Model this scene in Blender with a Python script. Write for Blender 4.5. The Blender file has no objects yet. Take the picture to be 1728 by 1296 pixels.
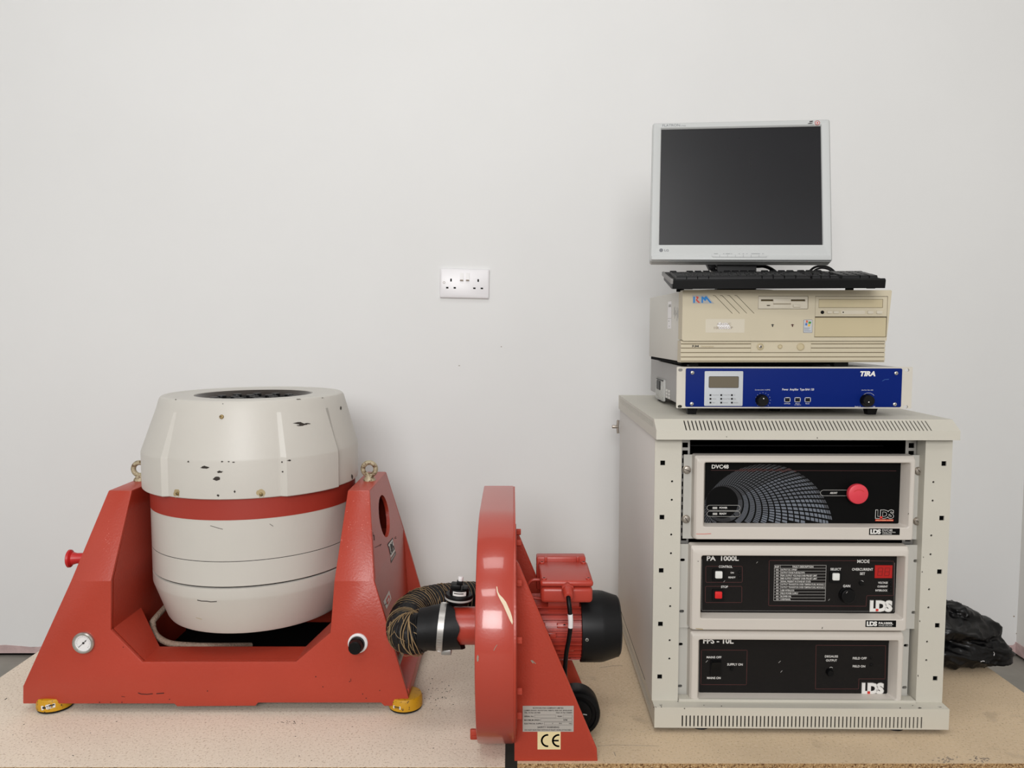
import bpy, bmesh, math, random
from mathutils import Vector, Matrix, noise
from mathutils.bvhtree import BVHTree

random.seed(7)
PI = math.pi
S = bpy.context.scene
COL = S.collection

# ------------------------------------------------------------------ camera
FPX, CX, CY, HOR, CAMH = 1290.0, 864.0, 648.0, 556.0, 0.80
PITCH = math.atan((CY - HOR) / FPX)
cam = bpy.data.cameras.new('camera')
cam.sensor_width = 36.0
cam.lens = FPX / 1728.0 * 36.0
cam.clip_start = 0.05
camo = bpy.data.objects.new('camera', cam)
camo.location = (0, 0, CAMH)
camo.rotation_euler = (PI / 2 - PITCH, 0, 0)
COL.objects.link(camo)
S.camera = camo

# ------------------------------------------------------------------ world, lights, exposure
w = bpy.data.worlds.new('room_light')
S.world = w
w.use_nodes = True
bg = w.node_tree.nodes['Background']
bg.inputs[0].default_value = (1.0, 0.99, 0.98, 1)
bg.inputs[1].default_value = 0.24


def area(name, loc, tgt, sx, sy, power, col=(1, 0.98, 0.95)):
    l = bpy.data.lights.new(name, 'AREA')
    l.shape = 'RECTANGLE'
    l.size, l.size_y = sx, sy
    l.energy = power
    l.color = col
    o = bpy.data.objects.new(name, l)
    o.location = loc
    d = Vector(tgt) - Vector(loc)
    o.rotation_euler = d.to_track_quat('-Z', 'Y').to_euler()
    COL.objects.link(o)
    return o


# two ceiling panels over and in front of the boards, and an added broad fill light behind the camera
area('ceiling_panel_light', (-0.2, 0.75, 3.1), (-0.2, 0.75, 0), 1.2, 0.6, 13, (1, 0.99, 0.975))
area('ceiling_panel_light', (-0.65, -1.2, 3.1), (-0.65, -1.2, 0), 1.2, 0.6, 23, (1, 0.99, 0.975))
area('frontal_fill_light', (-0.3, -2.1, 1.75), (-0.05, 2.2, 0.75), 1.7, 1.1, 84, (1, 0.99, 0.985))
S.view_settings.view_transform = 'Standard'
S.view_settings.look = 'None'
S.view_settings.gamma = 1.0
S.view_settings.use_curve_mapping = False
S.view_settings.exposure = 0.0


# ------------------------------------------------------------------ helpers
def lin(c):
    c = c / 255.0
    return c / 12.92 if c <= 0.04045 else ((c + 0.055) / 1.055) ** 2.4


def mat(name, rgb, rough=0.5, metal=0.0, spec=0.5, bump=0.0, bscale=60.0, var=0.0, vscale=8.0, specks=None,
        coat=0.0, emit=None):
    m = bpy.data.materials.new(name)
    m.use_nodes = True
    nt = m.node_tree
    b = nt.nodes['Principled BSDF']
    c = (lin(rgb[0]), lin(rgb[1]), lin(rgb[2]), 1)
    b.inputs['Base Color'].default_value = c
    b.inputs['Roughness'].default_value = rough
    b.inputs['Metallic'].default_value = metal
    b.inputs['Specular IOR Level'].default_value = spec
    b.inputs['Coat Weight'].default_value = coat
    b.inputs['Coat Roughness'].default_value = 0.07
    tc = nt.nodes.new('ShaderNodeTexCoord')
    col = None
    if var:
        n = nt.nodes.new('ShaderNodeTexNoise')
        n.inputs['Scale'].default_value = vscale
        n.inputs['Detail'].default_value = 5
        nt.links.new(tc.outputs['Object'], n.inputs['Vector'])
        r = nt.nodes.new('ShaderNodeMapRange')
        r.inputs[1].default_value, r.inputs[2].default_value = 0.3, 0.7
        r.inputs[3].default_value, r.inputs[4].default_value = 1 - var, 1 + var
        nt.links.new(n.outputs[0], r.inputs[0])
        mx = nt.nodes.new('ShaderNodeVectorMath')
        mx.operation = 'SCALE'
        mx.inputs[0].default_value = c[:3]
        nt.links.new(r.outputs[0], mx.inputs['Scale'])
        col = mx.outputs[0]
    for (srgb, sc, lo, hi, amt) in (specks or []):
        n = nt.nodes.new('ShaderNodeTexNoise')
        n.inputs['Scale'].default_value = sc
        n.inputs['Detail'].default_value = 3
        n.inputs['Roughness'].default_value = 0.6
        nt.links.new(tc.outputs['Object'], n.inputs['Vector'])
        r = nt.nodes.new('ShaderNodeMapRange')
        r.inputs[1].default_value, r.inputs[2].default_value = lo, hi
        r.inputs[3].default_value, r.inputs[4].default_value = 0, amt
        nt.links.new(n.outputs[0], r.inputs[0])
        mx = nt.nodes.new('ShaderNodeMix')
        mx.data_type = 'RGBA'
        nt.links.new(r.outputs[0], mx.inputs[0])
        if col is None:
            mx.inputs[6].default_value = c
        else:
            nt.links.new(col, mx.inputs[6])
        mx.inputs[7].default_value = (lin(srgb[0]), lin(srgb[1]), lin(srgb[2]), 1)
        col = mx.outputs[2]
    if col is not None:
        nt.links.new(col, b.inputs['Base Color'])
    if bump:
        n = nt.nodes.new('ShaderNodeTexNoise')
        n.inputs['Scale'].default_value = bscale
        n.inputs['Detail'].default_value = 4
        nt.links.new(tc.outputs['Object'], n.inputs['Vector'])
        bp = nt.nodes.new('ShaderNodeBump')
        bp.inputs['Strength'].default_value = bump
        bp.inputs['Distance'].default_value = 0.004
        nt.links.new(n.outputs[0], bp.inputs['Height'])
        nt.links.new(bp.outputs[0], b.inputs['Normal'])
    if emit:
        b.inputs['Emission Color'].default_value = (lin(emit[0]), lin(emit[1]), lin(emit[2]), 1)
        b.inputs['Emission Strength'].default_value = 1.0
    return m


M = {}
M['wall'] = mat('wall_paint', (227, 227, 226), 0.75, spec=0.25, bump=0.06, bscale=25, var=0.012, vscale=3)
M['wall_r'] = mat('right_wall_paint', (222, 220, 216), 0.8, spec=0.2, bump=0.06, bscale=25)
M['skim'] = mat('plaster_core', (196, 172, 170), 0.9, spec=0.1, bump=0.5, bscale=80, var=0.12, vscale=40)
M['gap'] = mat('gap_shade', (20, 18, 17), 0.9, spec=0.1)
M['floor'] = mat('floor_concrete', (150, 146, 138), 0.7, spec=0.3, bump=0.1, bscale=60, var=0.1, vscale=12)
M['board'] = mat('chipboard', (230, 217, 199), 0.75, spec=0.2, bump=0.14, bscale=420, var=0.05, vscale=6,
                 specks=[((238, 226, 210), 160, 0.5, 0.68, 0.8), ((178, 156, 134), 230, 0.55, 0.68, 0.8), ((120, 100, 84), 330, 0.67, 0.74, 0.6)])
M['board_r'] = mat('chipboard_worn', (208, 186, 156), 0.75, spec=0.2, bump=0.14, bscale=420, var=0.09, vscale=5,
                   specks=[((214, 194, 168), 140, 0.5, 0.68, 0.7), ((146, 122, 98), 220, 0.57, 0.70, 0.7),
                           ((128, 112, 98), 9, 0.62, 0.75, 0.45), ((92, 74, 60), 330, 0.66, 0.73, 0.6)])
M['board_edge'] = mat('chipboard_edge', (176, 142, 100), 0.9, spec=0.1, bump=1.0, bscale=250,
                      specks=[((92, 58, 34), 260, 0.5, 0.62, 0.9), ((226, 198, 156), 320, 0.55, 0.66, 0.8)])
M['pallet'] = mat('pallet_wood', (166, 134, 98), 0.85, spec=0.15, var=0.15, vscale=15)
M['red'] = mat('red_machine_paint', (172, 60, 42), 0.34, bump=0.12, bscale=240, var=0.04, vscale=7)
M['redcase'] = mat('red_gloss_casing_paint', (172, 60, 44), 0.30, bump=0.035, bscale=260, var=0.04, vscale=7, coat=0.6)
M['redband'] = mat('red_band_paint', (158, 48, 34), 0.5, var=0.03, vscale=6)
M['redbox'] = mat('red_gloss_paint', (172, 58, 44), 0.33, bump=0.05, bscale=100)
M['redplug'] = mat('red_plastic', (190, 32, 32), 0.4)
M['cream'] = mat('cream_machine_paint', (198, 194, 186), 0.42, bump=0.05, bscale=120, var=0.02, vscale=8)
M['rack'] = mat('cream_rack_paint', (197, 193, 181), 0.45, bump=0.06, bscale=400, var=0.02, vscale=6)
M['rackside'] = mat('cream_panel_paint', (204, 200, 195), 0.5, bump=0.05, bscale=400, var=0.01)
M['bezel'] = mat('off_white_moulding', (202, 195, 186), 0.45, bump=0.05, bscale=400, var=0.015)
M['flange'] = mat('pale_flange_metal', (190, 188, 181), 0.45, var=0.03)
M['panel'] = mat('black_fascia', (9, 9, 9), 0.6, spec=0.08)
M['panel2'] = mat('charcoal_fascia', (29, 27, 26), 0.65, spec=0.1, bump=0.1, bscale=500)
M['black'] = mat('black_plastic', (9, 9, 10), 0.42, spec=0.22)
M['blackmat'] = mat('black_matt', (12, 12, 12), 0.8, spec=0.2)
M['rubber'] = mat('black_rubber', (14, 14, 15), 0.5, spec=0.25, bump=0.1, bscale=80)
M['cowl'] = mat('black_cowl_plastic', (10, 10, 12), 0.42, spec=0.28)
M['duct'] = mat('black_duct_fabric', (13, 12, 13), 0.5, spec=0.3, bump=0.8, bscale=90)
M['wire'] = mat('tan_wire', (146, 122, 88), 0.6, spec=0.3)
M['bag'] = mat('black_bag_film', (6, 6, 7), 0.34, spec=0.3, bump=0.25, bscale=60)
M['steel'] = mat('bright_steel', (188, 186, 180), 0.34, metal=0.85)
M['zinc'] = mat('zinc_steel', (176, 174, 170), 0.4, metal=0.8)
M['nickel'] = mat('nickel_screw', (176, 168, 158), 0.38, metal=0.9)
M['brass'] = mat('brass_screw', (142, 122, 82), 0.45, metal=0.7)
M['eye'] = mat('weathered_zinc', (176, 164, 136), 0.5, metal=0.25, bump=0.4, bscale=200,
               specks=[((92, 62, 34), 130, 0.5, 0.62, 0.9)])
M['yellow'] = mat('yellow_mount_paint', (196, 146, 14), 0.5, specks=[((84, 56, 24), 160, 0.6, 0.66, 0.95)])
M['white'] = mat('white_print', (226, 224, 220), 0.6)
M['greyprint'] = mat('grey_print', (172, 170, 166), 0.6)
M['whiteplastic'] = mat('white_plastic', (232, 230, 230), 0.3)
M['whiteprint_dim'] = mat('dim_print', (118, 116, 114), 0.6)
M['redline'] = mat('dark_red_print', (78, 34, 32), 0.6)
M['redprint'] = mat('red_print', (206, 52, 42), 0.5)
M['estop'] = mat('red_stop_button', (214, 58, 72), 0.45)
M['redbtn'] = mat('red_button', (212, 28, 30), 0.4)
M['whitebtn'] = mat('white_button', (226, 226, 222), 0.35)
M['led7'] = mat('red_display_window', (150, 14, 10), 0.35, emit=(96, 8, 6))
M['led7seg'] = mat('dark_red_segment', (108, 8, 8), 0.4, emit=(60, 4, 4))
M['ledgrey'] = mat('grey_led', (170, 170, 168), 0.5)
for i, c in enumerate([(42, 42, 45), (66, 68, 73), (86, 90, 98), (102, 108, 118), (74, 44, 44)]):
    M['g%d' % i] = mat('graphic_grey', c, 0.6)
M['ampplate'] = mat('pale_anodised', (202, 197, 186), 0.45)
M['blue'] = mat('blue_fascia', (0, 30, 108), 0.55, spec=0.12)
M['amppanel'] = mat('pale_grey_fascia', (186, 190, 194), 0.5)
M['lcd'] = mat('olive_lcd', (104, 96, 80), 0.3)
M['greymetal'] = mat('grey_sheet_metal', (160, 158, 156), 0.45, metal=0.35, bump=0.04, bscale=200)
M['sticker'] = mat('silver_sticker', (190, 190, 186), 0.5, specks=[((60, 60, 60), 180, 0.6, 0.64, 0.6)])
M['beige'] = mat('aged_beige_plastic', (196, 186, 162), 0.5, var=0.03, vscale=9)
M['beige2'] = mat('yellowed_beige_plastic', (190, 177, 144), 0.5, var=0.02, vscale=9)
M['beige3'] = mat('pale_beige_plastic', (204, 196, 178), 0.5)
M['beigedark'] = mat('beige_groove_shade', (112, 98, 72), 0.8)  # darker beige puts the shade of grooves and slots into the colour
M['pcsteel'] = mat('pale_case_paint', (208, 206, 198), 0.5, bump=0.04, bscale=300)
M['logogrey'] = mat('silver_badge', (170, 168, 164), 0.4)
M['logoblue'] = mat('badge_blue', (22, 120, 190), 0.5)
M['logored'] = mat('badge_red', (200, 62, 42), 0.5)
M['faint'] = mat('faint_print', (158, 140, 102), 0.6)
M['dark'] = mat('dark_print', (36, 32, 30), 0.6)
M['navy'] = mat('navy_outline', (56, 66, 104), 0.5)
M['green'] = mat('flag_green', (56, 140, 46), 0.5)
M['amber'] = mat('flag_yellow', (226, 176, 54), 0.5)
M['orange'] = mat('flag_red', (214, 96, 52), 0.5)
M['flagblue'] = mat('flag_blue', (64, 110, 176), 0.5)
M['silver'] = mat('silver_plastic', (188, 190, 189), 0.42, spec=0.4)
M['screen'] = mat('matt_lcd_glass', (16, 16, 20), 0.30, spec=0.55, var=0.1, vscale=10)
M['smudge'] = mat('dust_smudge', (14, 14, 16), 0.7)
M['key'] = mat('black_key', (14, 14, 16), 0.42, spec=0.3)
M['kbgrey'] = mat('grey_keyboard_end', (128, 126, 124), 0.5)
M['braid'] = mat('braided_hose', (148, 128, 112), 0.6, bump=0.8, bscale=300, var=0.2, vscale=200)
M['plate'] = mat('nameplate_foil', (178, 172, 164), 0.45, metal=0.2)
M['ce'] = mat('yellowed_sticker', (224, 206, 158), 0.55)
M['chip'] = mat('paint_chip_dark', (46, 38, 32), 0.7)
M['rust'] = mat('rust_stain', (176, 158, 120), 0.7)
M['chipred'] = mat('paint_chip_on_red', (64, 22, 18), 0.7)
M['fleck'] = mat('pale_red_fleck', (206, 108, 94), 0.5)  # paler red for small flecks and a bezel mark
M['filler'] = mat('bare_filler', (222, 202, 174), 0.7)
M['grime'] = mat('grey_scuff', (148, 134, 120), 0.8)
M['socket'] = mat('white_socket_plastic', (230, 228, 230), 0.3)
M['borelip'] = mat('dark_bore_metal', (70, 64, 60), 0.35, metal=0.7)
M['lettergrey'] = mat('grey_lettering', (112, 114, 118), 0.6)
M['interior'] = mat('interior_shade', (10, 10, 10), 0.9, spec=0.1)  # near-black puts the shade of closed spaces into the colour
M['pipe'] = mat('red_pipe_paint', (172, 58, 42), 0.35, bump=0.1, bscale=100)


def frame_matrix(o, rz=0, rx=0):
    return Matrix.Translation(o) @ Matrix.Rotation(math.radians(rz), 4, 'Z') @ Matrix.Rotation(math.radians(rx), 4, 'X')


FW = Vector((0, math.cos(PITCH), -math.sin(PITCH)))
UP = Vector((0, math.sin(PITCH), math.cos(PITCH)))
RT = Vector((1, 0, 0))
CAM = Vector((0, 0, CAMH))


def ray(px, py):
    return RT * ((px - CX) / FPX) - UP * ((py - CY) / FPX) + FW


def at(Mx, px, py, ax, v):
    """point of the photograph on the plane coordinate[ax]=v of a local frame (measuring tool)"""
    inv = Mx.inverted()
    o = inv @ CAM
    d = inv.to_3x3() @ ray(px, py)
    return o + d * ((v - o[ax]) / d[ax])


def xz(Mx, px, py, y):
    p = at(Mx, px, py, 1, y)
    return p.x, p.z


def rect(Mx, b, y):
    """pixel box -> local x0, x1, z0, z1 on plane y"""
    xm, ym = (b[0] + b[2]) / 2, (b[1] + b[3]) / 2
    return (xz(Mx, b[0], ym, y)[0], xz(Mx, b[2], ym, y)[0], xz(Mx, xm, b[3], y)[1], xz(Mx, xm, b[1], y)[1])


_txt = {}


def text_mesh(s, bold=0.0, shear=0.0, space=1.0):
    k = (s, bold, shear, space)
    if k in _txt:
        return _txt[k]
    c = bpy.data.curves.new('lettering_curve', 'FONT')
    c.body = s
    c.size = 1
    c.offset = bold
    c.shear = shear
    c.space_character = space
    c.resolution_u = 3
    o = bpy.data.objects.new('lettering_curve', c)
    COL.objects.link(o)
    dg = bpy.context.evaluated_depsgraph_get()
    me = bpy.data.meshes.new_from_object(o.evaluated_get(dg))
    bpy.data.objects.remove(o)
    bpy.data.curves.remove(c)
    _txt[k] = me
    return me


def rrect(x0, x1, z0, z1, r, n=4):
    r = min(r, abs(x1 - x0) / 2 - 1e-5, abs(z1 - z0) / 2 - 1e-5)
    out = []
    for cx, cz, a0 in ((x1 - r, z1 - r, 0), (x0 + r, z1 - r, 90), (x0 + r, z0 + r, 180), (x1 - r, z0 + r, 270)):
        for i in range(n + 1):
            a = math.radians(a0 + 90 * i / n)
            out.append((cx + r * math.cos(a), cz + r * math.sin(a)))
    return out


def circ(cx, cz, r, n=20, rz=None):
    rz = r if rz is None else rz
    return [(cx + r * math.cos(2 * PI * i / n), cz + rz * math.sin(2 * PI * i / n)) for i in range(n)]


def smooth_path(pts, k=8):
    pts = [Vector(p) for p in pts]
    out = []
    P = [pts[0] * 2 - pts[1]] + pts + [pts[-1] * 2 - pts[-2]]
    for i in range(1, len(P) - 2):
        for j in range(k):
            t = j / k
            a, b, c, d = P[i - 1], P[i], P[i + 1], P[i + 2]
            out.append(0.5 * ((2 * b) + (c - a) * t + (2 * a - 5 * b + 4 * c - d) * t * t + (3 * b - a - 3 * c + d) * t ** 3))
    out.append(pts[-1])
    return out


class MB:
    def __init__(s):
        s.bm = bmesh.new()

    def merge(s, tmp, X=None, mi=0):
        if X is not None:
            tmp.transform(X)
        for f in tmp.faces:
            f.material_index = mi
        me = bpy.data.meshes.new('t')
        tmp.to_mesh(me)
        tmp.free()
        s.bm.from_mesh(me)
        bpy.data.meshes.remove(me)
        return s

    def box(s, x0, x1, y0, y1, z0, z1, bev=0.0, seg=2, X=None, mi=0):
        t = bmesh.new()
        bmesh.ops.create_cube(t, size=1)
        for v in t.verts:
            v.co = Vector(((x0 + x1) / 2 + v.co.x * (x1 - x0), (y0 + y1) / 2 + v.co.y * (y1 - y0), (z0 + z1) / 2 + v.co.z * (z1 - z0)))
        if bev:
            bmesh.ops.bevel(t, geom=list(t.edges), offset=bev, segments=seg, profile=0.5, affect='EDGES')
        return s.merge(t, X, mi)

    def cyl(s, p0, p1, r0, r1=None, n=24, bev=0.0, seg=2, mi=0):
        p0, p1 = Vector(p0), Vector(p1)
        t = bmesh.new()
        L = (p1 - p0).length
        bmesh.ops.create_cone(t, cap_ends=True, segments=n, radius1=r0, radius2=r0 if r1 is None else r1, depth=L)
        if bev:
            e = [e for e in t.edges if len(e.link_faces) == 2 and any(len(f.verts) > 4 for f in e.link_faces)]
            bmesh.ops.bevel(t, geom=e, offset=bev, segments=seg, profile=0.5, affect='EDGES')
        q = (p1 - p0).to_track_quat('Z', 'Y').to_matrix().to_4x4()
        return s.merge(t, Matrix.Translation((p0 + p1) / 2) @ q, mi)

    def lathe(s, prof, n=48, X=None, mi=0, rfun=None):
        t = bmesh.new()
        rings = []
        for (r, z) in prof:
            if r <= 1e-6:
                rings.append([t.verts.new((0, 0, z))])
            else:
                ring = []
                for i in range(n):
                    a = 2 * PI * i / n
                    rr = r if rfun is None else rfun(r, z, a)
                    ring.append(t.verts.new((rr * math.cos(a), rr * math.sin(a), z)))
                rings.append(ring)
        for A, B in zip(rings, rings[1:]):
            for i in range(n):
                j = (i + 1) % n
                if len(A) == 1 and len(B) == 1:
                    continue
                if len(A) == 1:
                    t.faces.new((A[0], B[i], B[j]))
                elif len(B) == 1:
                    t.faces.new((A[i], B[0], A[j]))
                else:
                    t.faces.new((A[i], B[i], B[j], A[j]))
        bmesh.ops.recalc_face_normals(t, faces=t.faces)
        return s.merge(t, X, mi)

    def loft(s, loops, cap0=False, cap1=False, X=None, mi=0):
        t = bmesh.new()
        L = [[t.verts.new(p) for p in lp] for lp in loops]
        n = len(L[0])
        for A, B in zip(L, L[1:]):
            for i in range(n):
                j = (i + 1) % n
                t.faces.new((A[i], A[j], B[j], B[i]))
        if cap0:
            t.faces.new(L[0])
        if cap1:
            t.faces.new(L[-1])
        bmesh.ops.recalc_face_normals(t, faces=t.faces)
        return s.merge(t, X, mi)

    def prism(s, poly, y0, y1, X=None, mi=0, bev=0.0, ax='y'):
        """polygon in (x,z) extruded along y (ax='y'); ax='x': polygon is (y,z) extruded along x; ax='z': (x,y) along z"""
        def P(a, b, d):
            return {'y': (a, d, b), 'x': (d, a, b), 'z': (a, b, d)}[ax]
        t = bmesh.new()
        A = [t.verts.new(P(a, b, y0)) for a, b in poly]
        B = [t.verts.new(P(a, b, y1)) for a, b in poly]
        n = len(A)
        fa = t.faces.new(A)
        fb = t.faces.new(B[::-1])
        for i in range(n):
            t.faces.new((A[(i + 1) % n], A[i], B[i], B[(i + 1) % n]))
        bmesh.ops.recalc_face_normals(t, faces=t.faces)
        if bev:
            e = list(fa.edges) + list(fb.edges)
            bmesh.ops.bevel(t, geom=e, offset=bev, segments=2, profile=0.5, affect='EDGES')
        return s.merge(t, X, mi)

    def plate(s, outer, holes, y0, y1, X=None, mi=0):
        """plate in xz with real holes, from y0 to y1"""
        t = bmesh.new()
        sides = []
        for y in (y0, y1):
            es, loops = [], []
            for lp in [outer] + list(holes):
                vs = [t.verts.new((a, y, b)) for a, b in lp]
                loops.append(vs)
                for i in range(len(vs)):
                    es.append(t.edges.new((vs[i], vs[(i + 1) % len(vs)])))
            bmesh.ops.triangle_fill(t, edges=es, use_beauty=True)
            sides.append(loops)
        for A, B in zip(*sides):
            for i in range(len(A)):
                j = (i + 1) % len(A)
                t.faces.new((A[i], A[j], B[j], B[i]))
        bmesh.ops.recalc_face_normals(t, faces=t.faces)
        return s.merge(t, X, mi)

    def tube(s, pts, r, n=10, closed=False, cap=True, mi=0, rfun=None):
        pts = [Vector(p) for p in pts]
        t = bmesh.new()
        N = len(pts)
        rings = []
        up = None
        for i, p in enumerate(pts):
            if closed:
                d = pts[(i + 1) % N] - pts[i - 1]
            else:
                d = pts[min(i + 1, N - 1)] - pts[max(i - 1, 0)]
            d.normalize()
            if up is None:
                up = Vector((0, 0, 1)) if abs(d.z) < 0.9 else Vector((1, 0, 0))
            u = d.cross(up)
            if u.length < 1e-6:
                u = d.orthogonal()
            u.normalize()
            up = u.cross(d).normalized()
            rr = r if rfun is None else rfun(i / (N - 1))
            rings.append([t.verts.new(p + (u * math.cos(2 * PI * k / n) + up * math.sin(2 * PI * k / n)) * rr) for k in range(n)])
        R = rings + ([rings[0]] if closed else [])
        for A, B in zip(R, R[1:]):
            for k in range(n):
                t.faces.new((A[k], A[(k + 1) % n], B[(k + 1) % n], B[k]))
        if cap and not closed:
            t.faces.new(rings[0])
            t.faces.new(rings[-1])
        bmesh.ops.recalc_face_normals(t, faces=t.faces)
        return s.merge(t, None, mi)

    def poly(s, pts, mi=0):
        t = bmesh.new()
        t.faces.new([t.verts.new(p) for p in pts])
        return s.merge(t, None, mi)

    def flat(s, poly, y, mi=0):
        """thin print in the xz plane facing -y"""
        return s.prism(poly, y - 0.00012, y, mi=mi)

    def strip(s, pts, wd, y, closed=False, mi=0):
        pts = [Vector((a, b)) for a, b in pts]
        n = len(pts)
        t = bmesh.new()
        for i in range(n if closed else n - 1):
            a, b = pts[i], pts[(i + 1) % n]
            d = b - a
            if d.length < 1e-7:
                continue
            d.normalize()
            o = Vector((-d.y, d.x)) * (wd / 2)
            e = d * (wd / 2)
            q = [a - e + o, b + e + o, b + e - o, a - e - o]
            t.faces.new([t.verts.new((p.x, y - 0.0001, p.y)) for p in q])
        return s.merge(t, None, mi)

    def text(s, body, Mx, b, y, bold=0.012, shear=0.0, space=1.0, mi=0, keep=False):
        """lettering fitted into the measured box b (pixels) on plane y of frame Mx"""
        x0, x1, z0, z1 = rect(Mx, b, y)
        return s.text_at(body, x0, x1, z0, z1, y, bold, shear, space, mi, keep)

    def text_at(s, body, x0, x1, z0, z1, y, bold=0.012, shear=0.0, space=1.0, mi=0, keep=False):
        me = text_mesh(body, bold, shear, space)
        t = bmesh.new()
        t.from_mesh(me)
        xs = [v.co.x for v in t.verts]
        ys = [v.co.y for v in t.verts]
        ax, bx, ay, by = min(xs), max(xs), min(ys), max(ys)
        for v in t.verts:
            v.co = Vector((x0 + (v.co.x - ax) / (bx - ax) * (x1 - x0), y - 0.00015, z0 + (v.co.y - ay) / (by - ay) * (z1 - z0)))
        return s.merge(t, None, mi)

    def build(s, name, mats, parent=None, ang=35, label=None, kind=None):
        me = bpy.data.meshes.new(name)
        s.bm.to_mesh(me)
        s.bm.free()
        for m in (mats if isinstance(mats, (list, tuple)) else [mats]):
            me.materials.append(m)
        me.shade_smooth()
        me.set_sharp_from_angle(angle=math.radians(ang))
        o = bpy.data.objects.new(name, me)
        COL.objects.link(o)
        if parent:
            o.parent = parent
        if label:
            o['label'] = label
        if kind:
            o['kind'] = kind
        return o


def thing(name, label, cat, Mx=None, group=None):
    o = bpy.data.objects.new(name, None)
    o.empty_display_size = 0.05
    COL.objects.link(o)
    if Mx is not None:
        o.matrix_world = Mx
    o['label'] = label
    o['category'] = cat
    if group:
        o['group'] = group
    return o


def tag(o, label, cat, group=None):
    o['label'] = label
    o['category'] = cat
    if group:
        o['group'] = group
    return o


def structure(o):
    o['kind'] = 'structure'
    return o


class Surf:
    lift = None

    """lets flat marks be laid on the surface of built parts (found by a ray from the measured pixel)"""
    def __init__(s, objs, Mx):
        s.M = Mx
        s.trees = []
        for o in objs:
            b = bmesh.new()
            b.from_mesh(o.data)
            s.trees.append(BVHTree.FromBMesh(b))
            b.free()

    def hit(s, px, py):
        inv = s.M.inverted()
        o = inv @ CAM
        d = (inv.to_3x3() @ ray(px, py)).normalized()
        best = None
        for t in s.trees:
            h = t.ray_cast(o, d)
            if h[0] is not None and (best is None or h[3] < best[2]):
                nrm = h[1] if h[1].dot(d) < 0 else -h[1]
                best = (h[0], nrm, h[3])
        return best

    def mark(s, mb, pts, off=0.0005, mi=0):
        off = s.lift or off
        hs = [s.hit(*p) for p in pts]
        if any(h is None for h in hs):
            return
        mb.poly([h[0] + h[1] * off for h in hs], mi)

    def line(s, mb, pts, wpx, off=0.0005, mi=0):
        for (a, b) in zip(pts, pts[1:]):
            d = Vector((b[0] - a[0], b[1] - a[1]))
            if d.length < 1e-6:
                continue
            d.normalize()
            n = Vector((-d.y, d.x)) * (wpx / 2)
            s.mark(mb, [(a[0] + n.x, a[1] + n.y), (b[0] + n.x, b[1] + n.y), (b[0] - n.x, b[1] - n.y), (a[0] - n.x, a[1] - n.y)], off, mi)

    def blob(s, mb, px, py, rx, ry, n=9, jit=0.35, off=0.0005, mi=0):
        s.mark(mb, [(px + rx * math.cos(2 * PI * i / n) * random.uniform(1 - jit, 1 + jit),
                     py + ry * math.sin(2 * PI * i / n) * random.uniform(1 - jit, 1 + jit)) for i in range(n)], off, mi)


# ================================================================== SETTING
FLZ, WY, WX = -0.175, 2.22, 1.504
m = MB()
m.box(-3.2, 2.6, WY, WY + 0.1, FLZ + 0.03, 2.9)
wall = structure(m.build('wall_back', M['wall']))
m = MB()
m.box(WX, WX + 0.1, -1.0, WY, FLZ + 0.02, 2.9)
wallr = structure(m.build('wall_right', M['wall_r']))
m = MB()
m.box(-2.4, -2.3, -1.6, WY, FLZ, 2.9)  # unseen wall added to bounce light in from the left
structure(m.build('wall_left_bounce', M['wall']))
m = MB()
m.box(-3.2, 2.6, -3.0, WY + 0.1, FLZ - 0.05, FLZ)
structure(m.build('floor', M['floor']))
# ragged lower edge of the plaster on the back wall: bare pink core over a dark strip that paints the shade of the gap
m = MB()
pts = []
x = -2.6
while x < WX:
    pts.append((x, FLZ + 0.032 + random.uniform(-0.004, 0.006)))
    x += random.uniform(0.02, 0.05)
m.prism([(-2.6, FLZ + 0.011)] + pts + [(WX, FLZ + 0.03), (WX, FLZ + 0.013)], WY - 0.0015, WY + 0.02)
structure(m.build('trim_1', M['skim']))
m = MB()
m.box(-3.2, 2.6, WY + 0.012, WY + 0.1, FLZ, FLZ + 0.03)
structure(m.build('baseboard_back', M['gap']))
# knocked plaster in the right-hand corner
m = MB()
for (poly) in ([(1720, 1060), (1724, 1050), (1725, 1075), (1721, 1090), (1716, 1094), (1717, 1078)],
               [(1704, 1092), (1713, 1086), (1720, 1091), (1719, 1099), (1711, 1100)]):
    m.prism([xz(Matrix(), px, py, WY) for px, py in poly], WY - 0.003, WY + 0.005)
m.box(WX - 0.003, WX + 0.01, 0.6, WY, FLZ + 0.012, FLZ + 0.045)
structure(m.build('trim_2', M['skim']))
m = MB()
for (px, py, rx, ry) in ((1726, 1007, 0.8, 4), (1723, 1045, 0.8, 8), (1724, 1030, 0.5, 4), (1711, 1040, 1.3, 1.2), (1716, 1069, 2, 1),
                         (775, 617, 1.5, 0.6), (846, 585, 1, 0.8), (43, 1095, 2.5, 2)):
    q = [xz(Matrix(), px + rx * math.cos(a * PI / 3), py + ry * math.sin(a * PI / 3), WY) for a in range(6)]
    m.prism(q, WY - 0.0008, WY + 0.002)
structure(m.build('trim_3', M['grime']))

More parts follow.
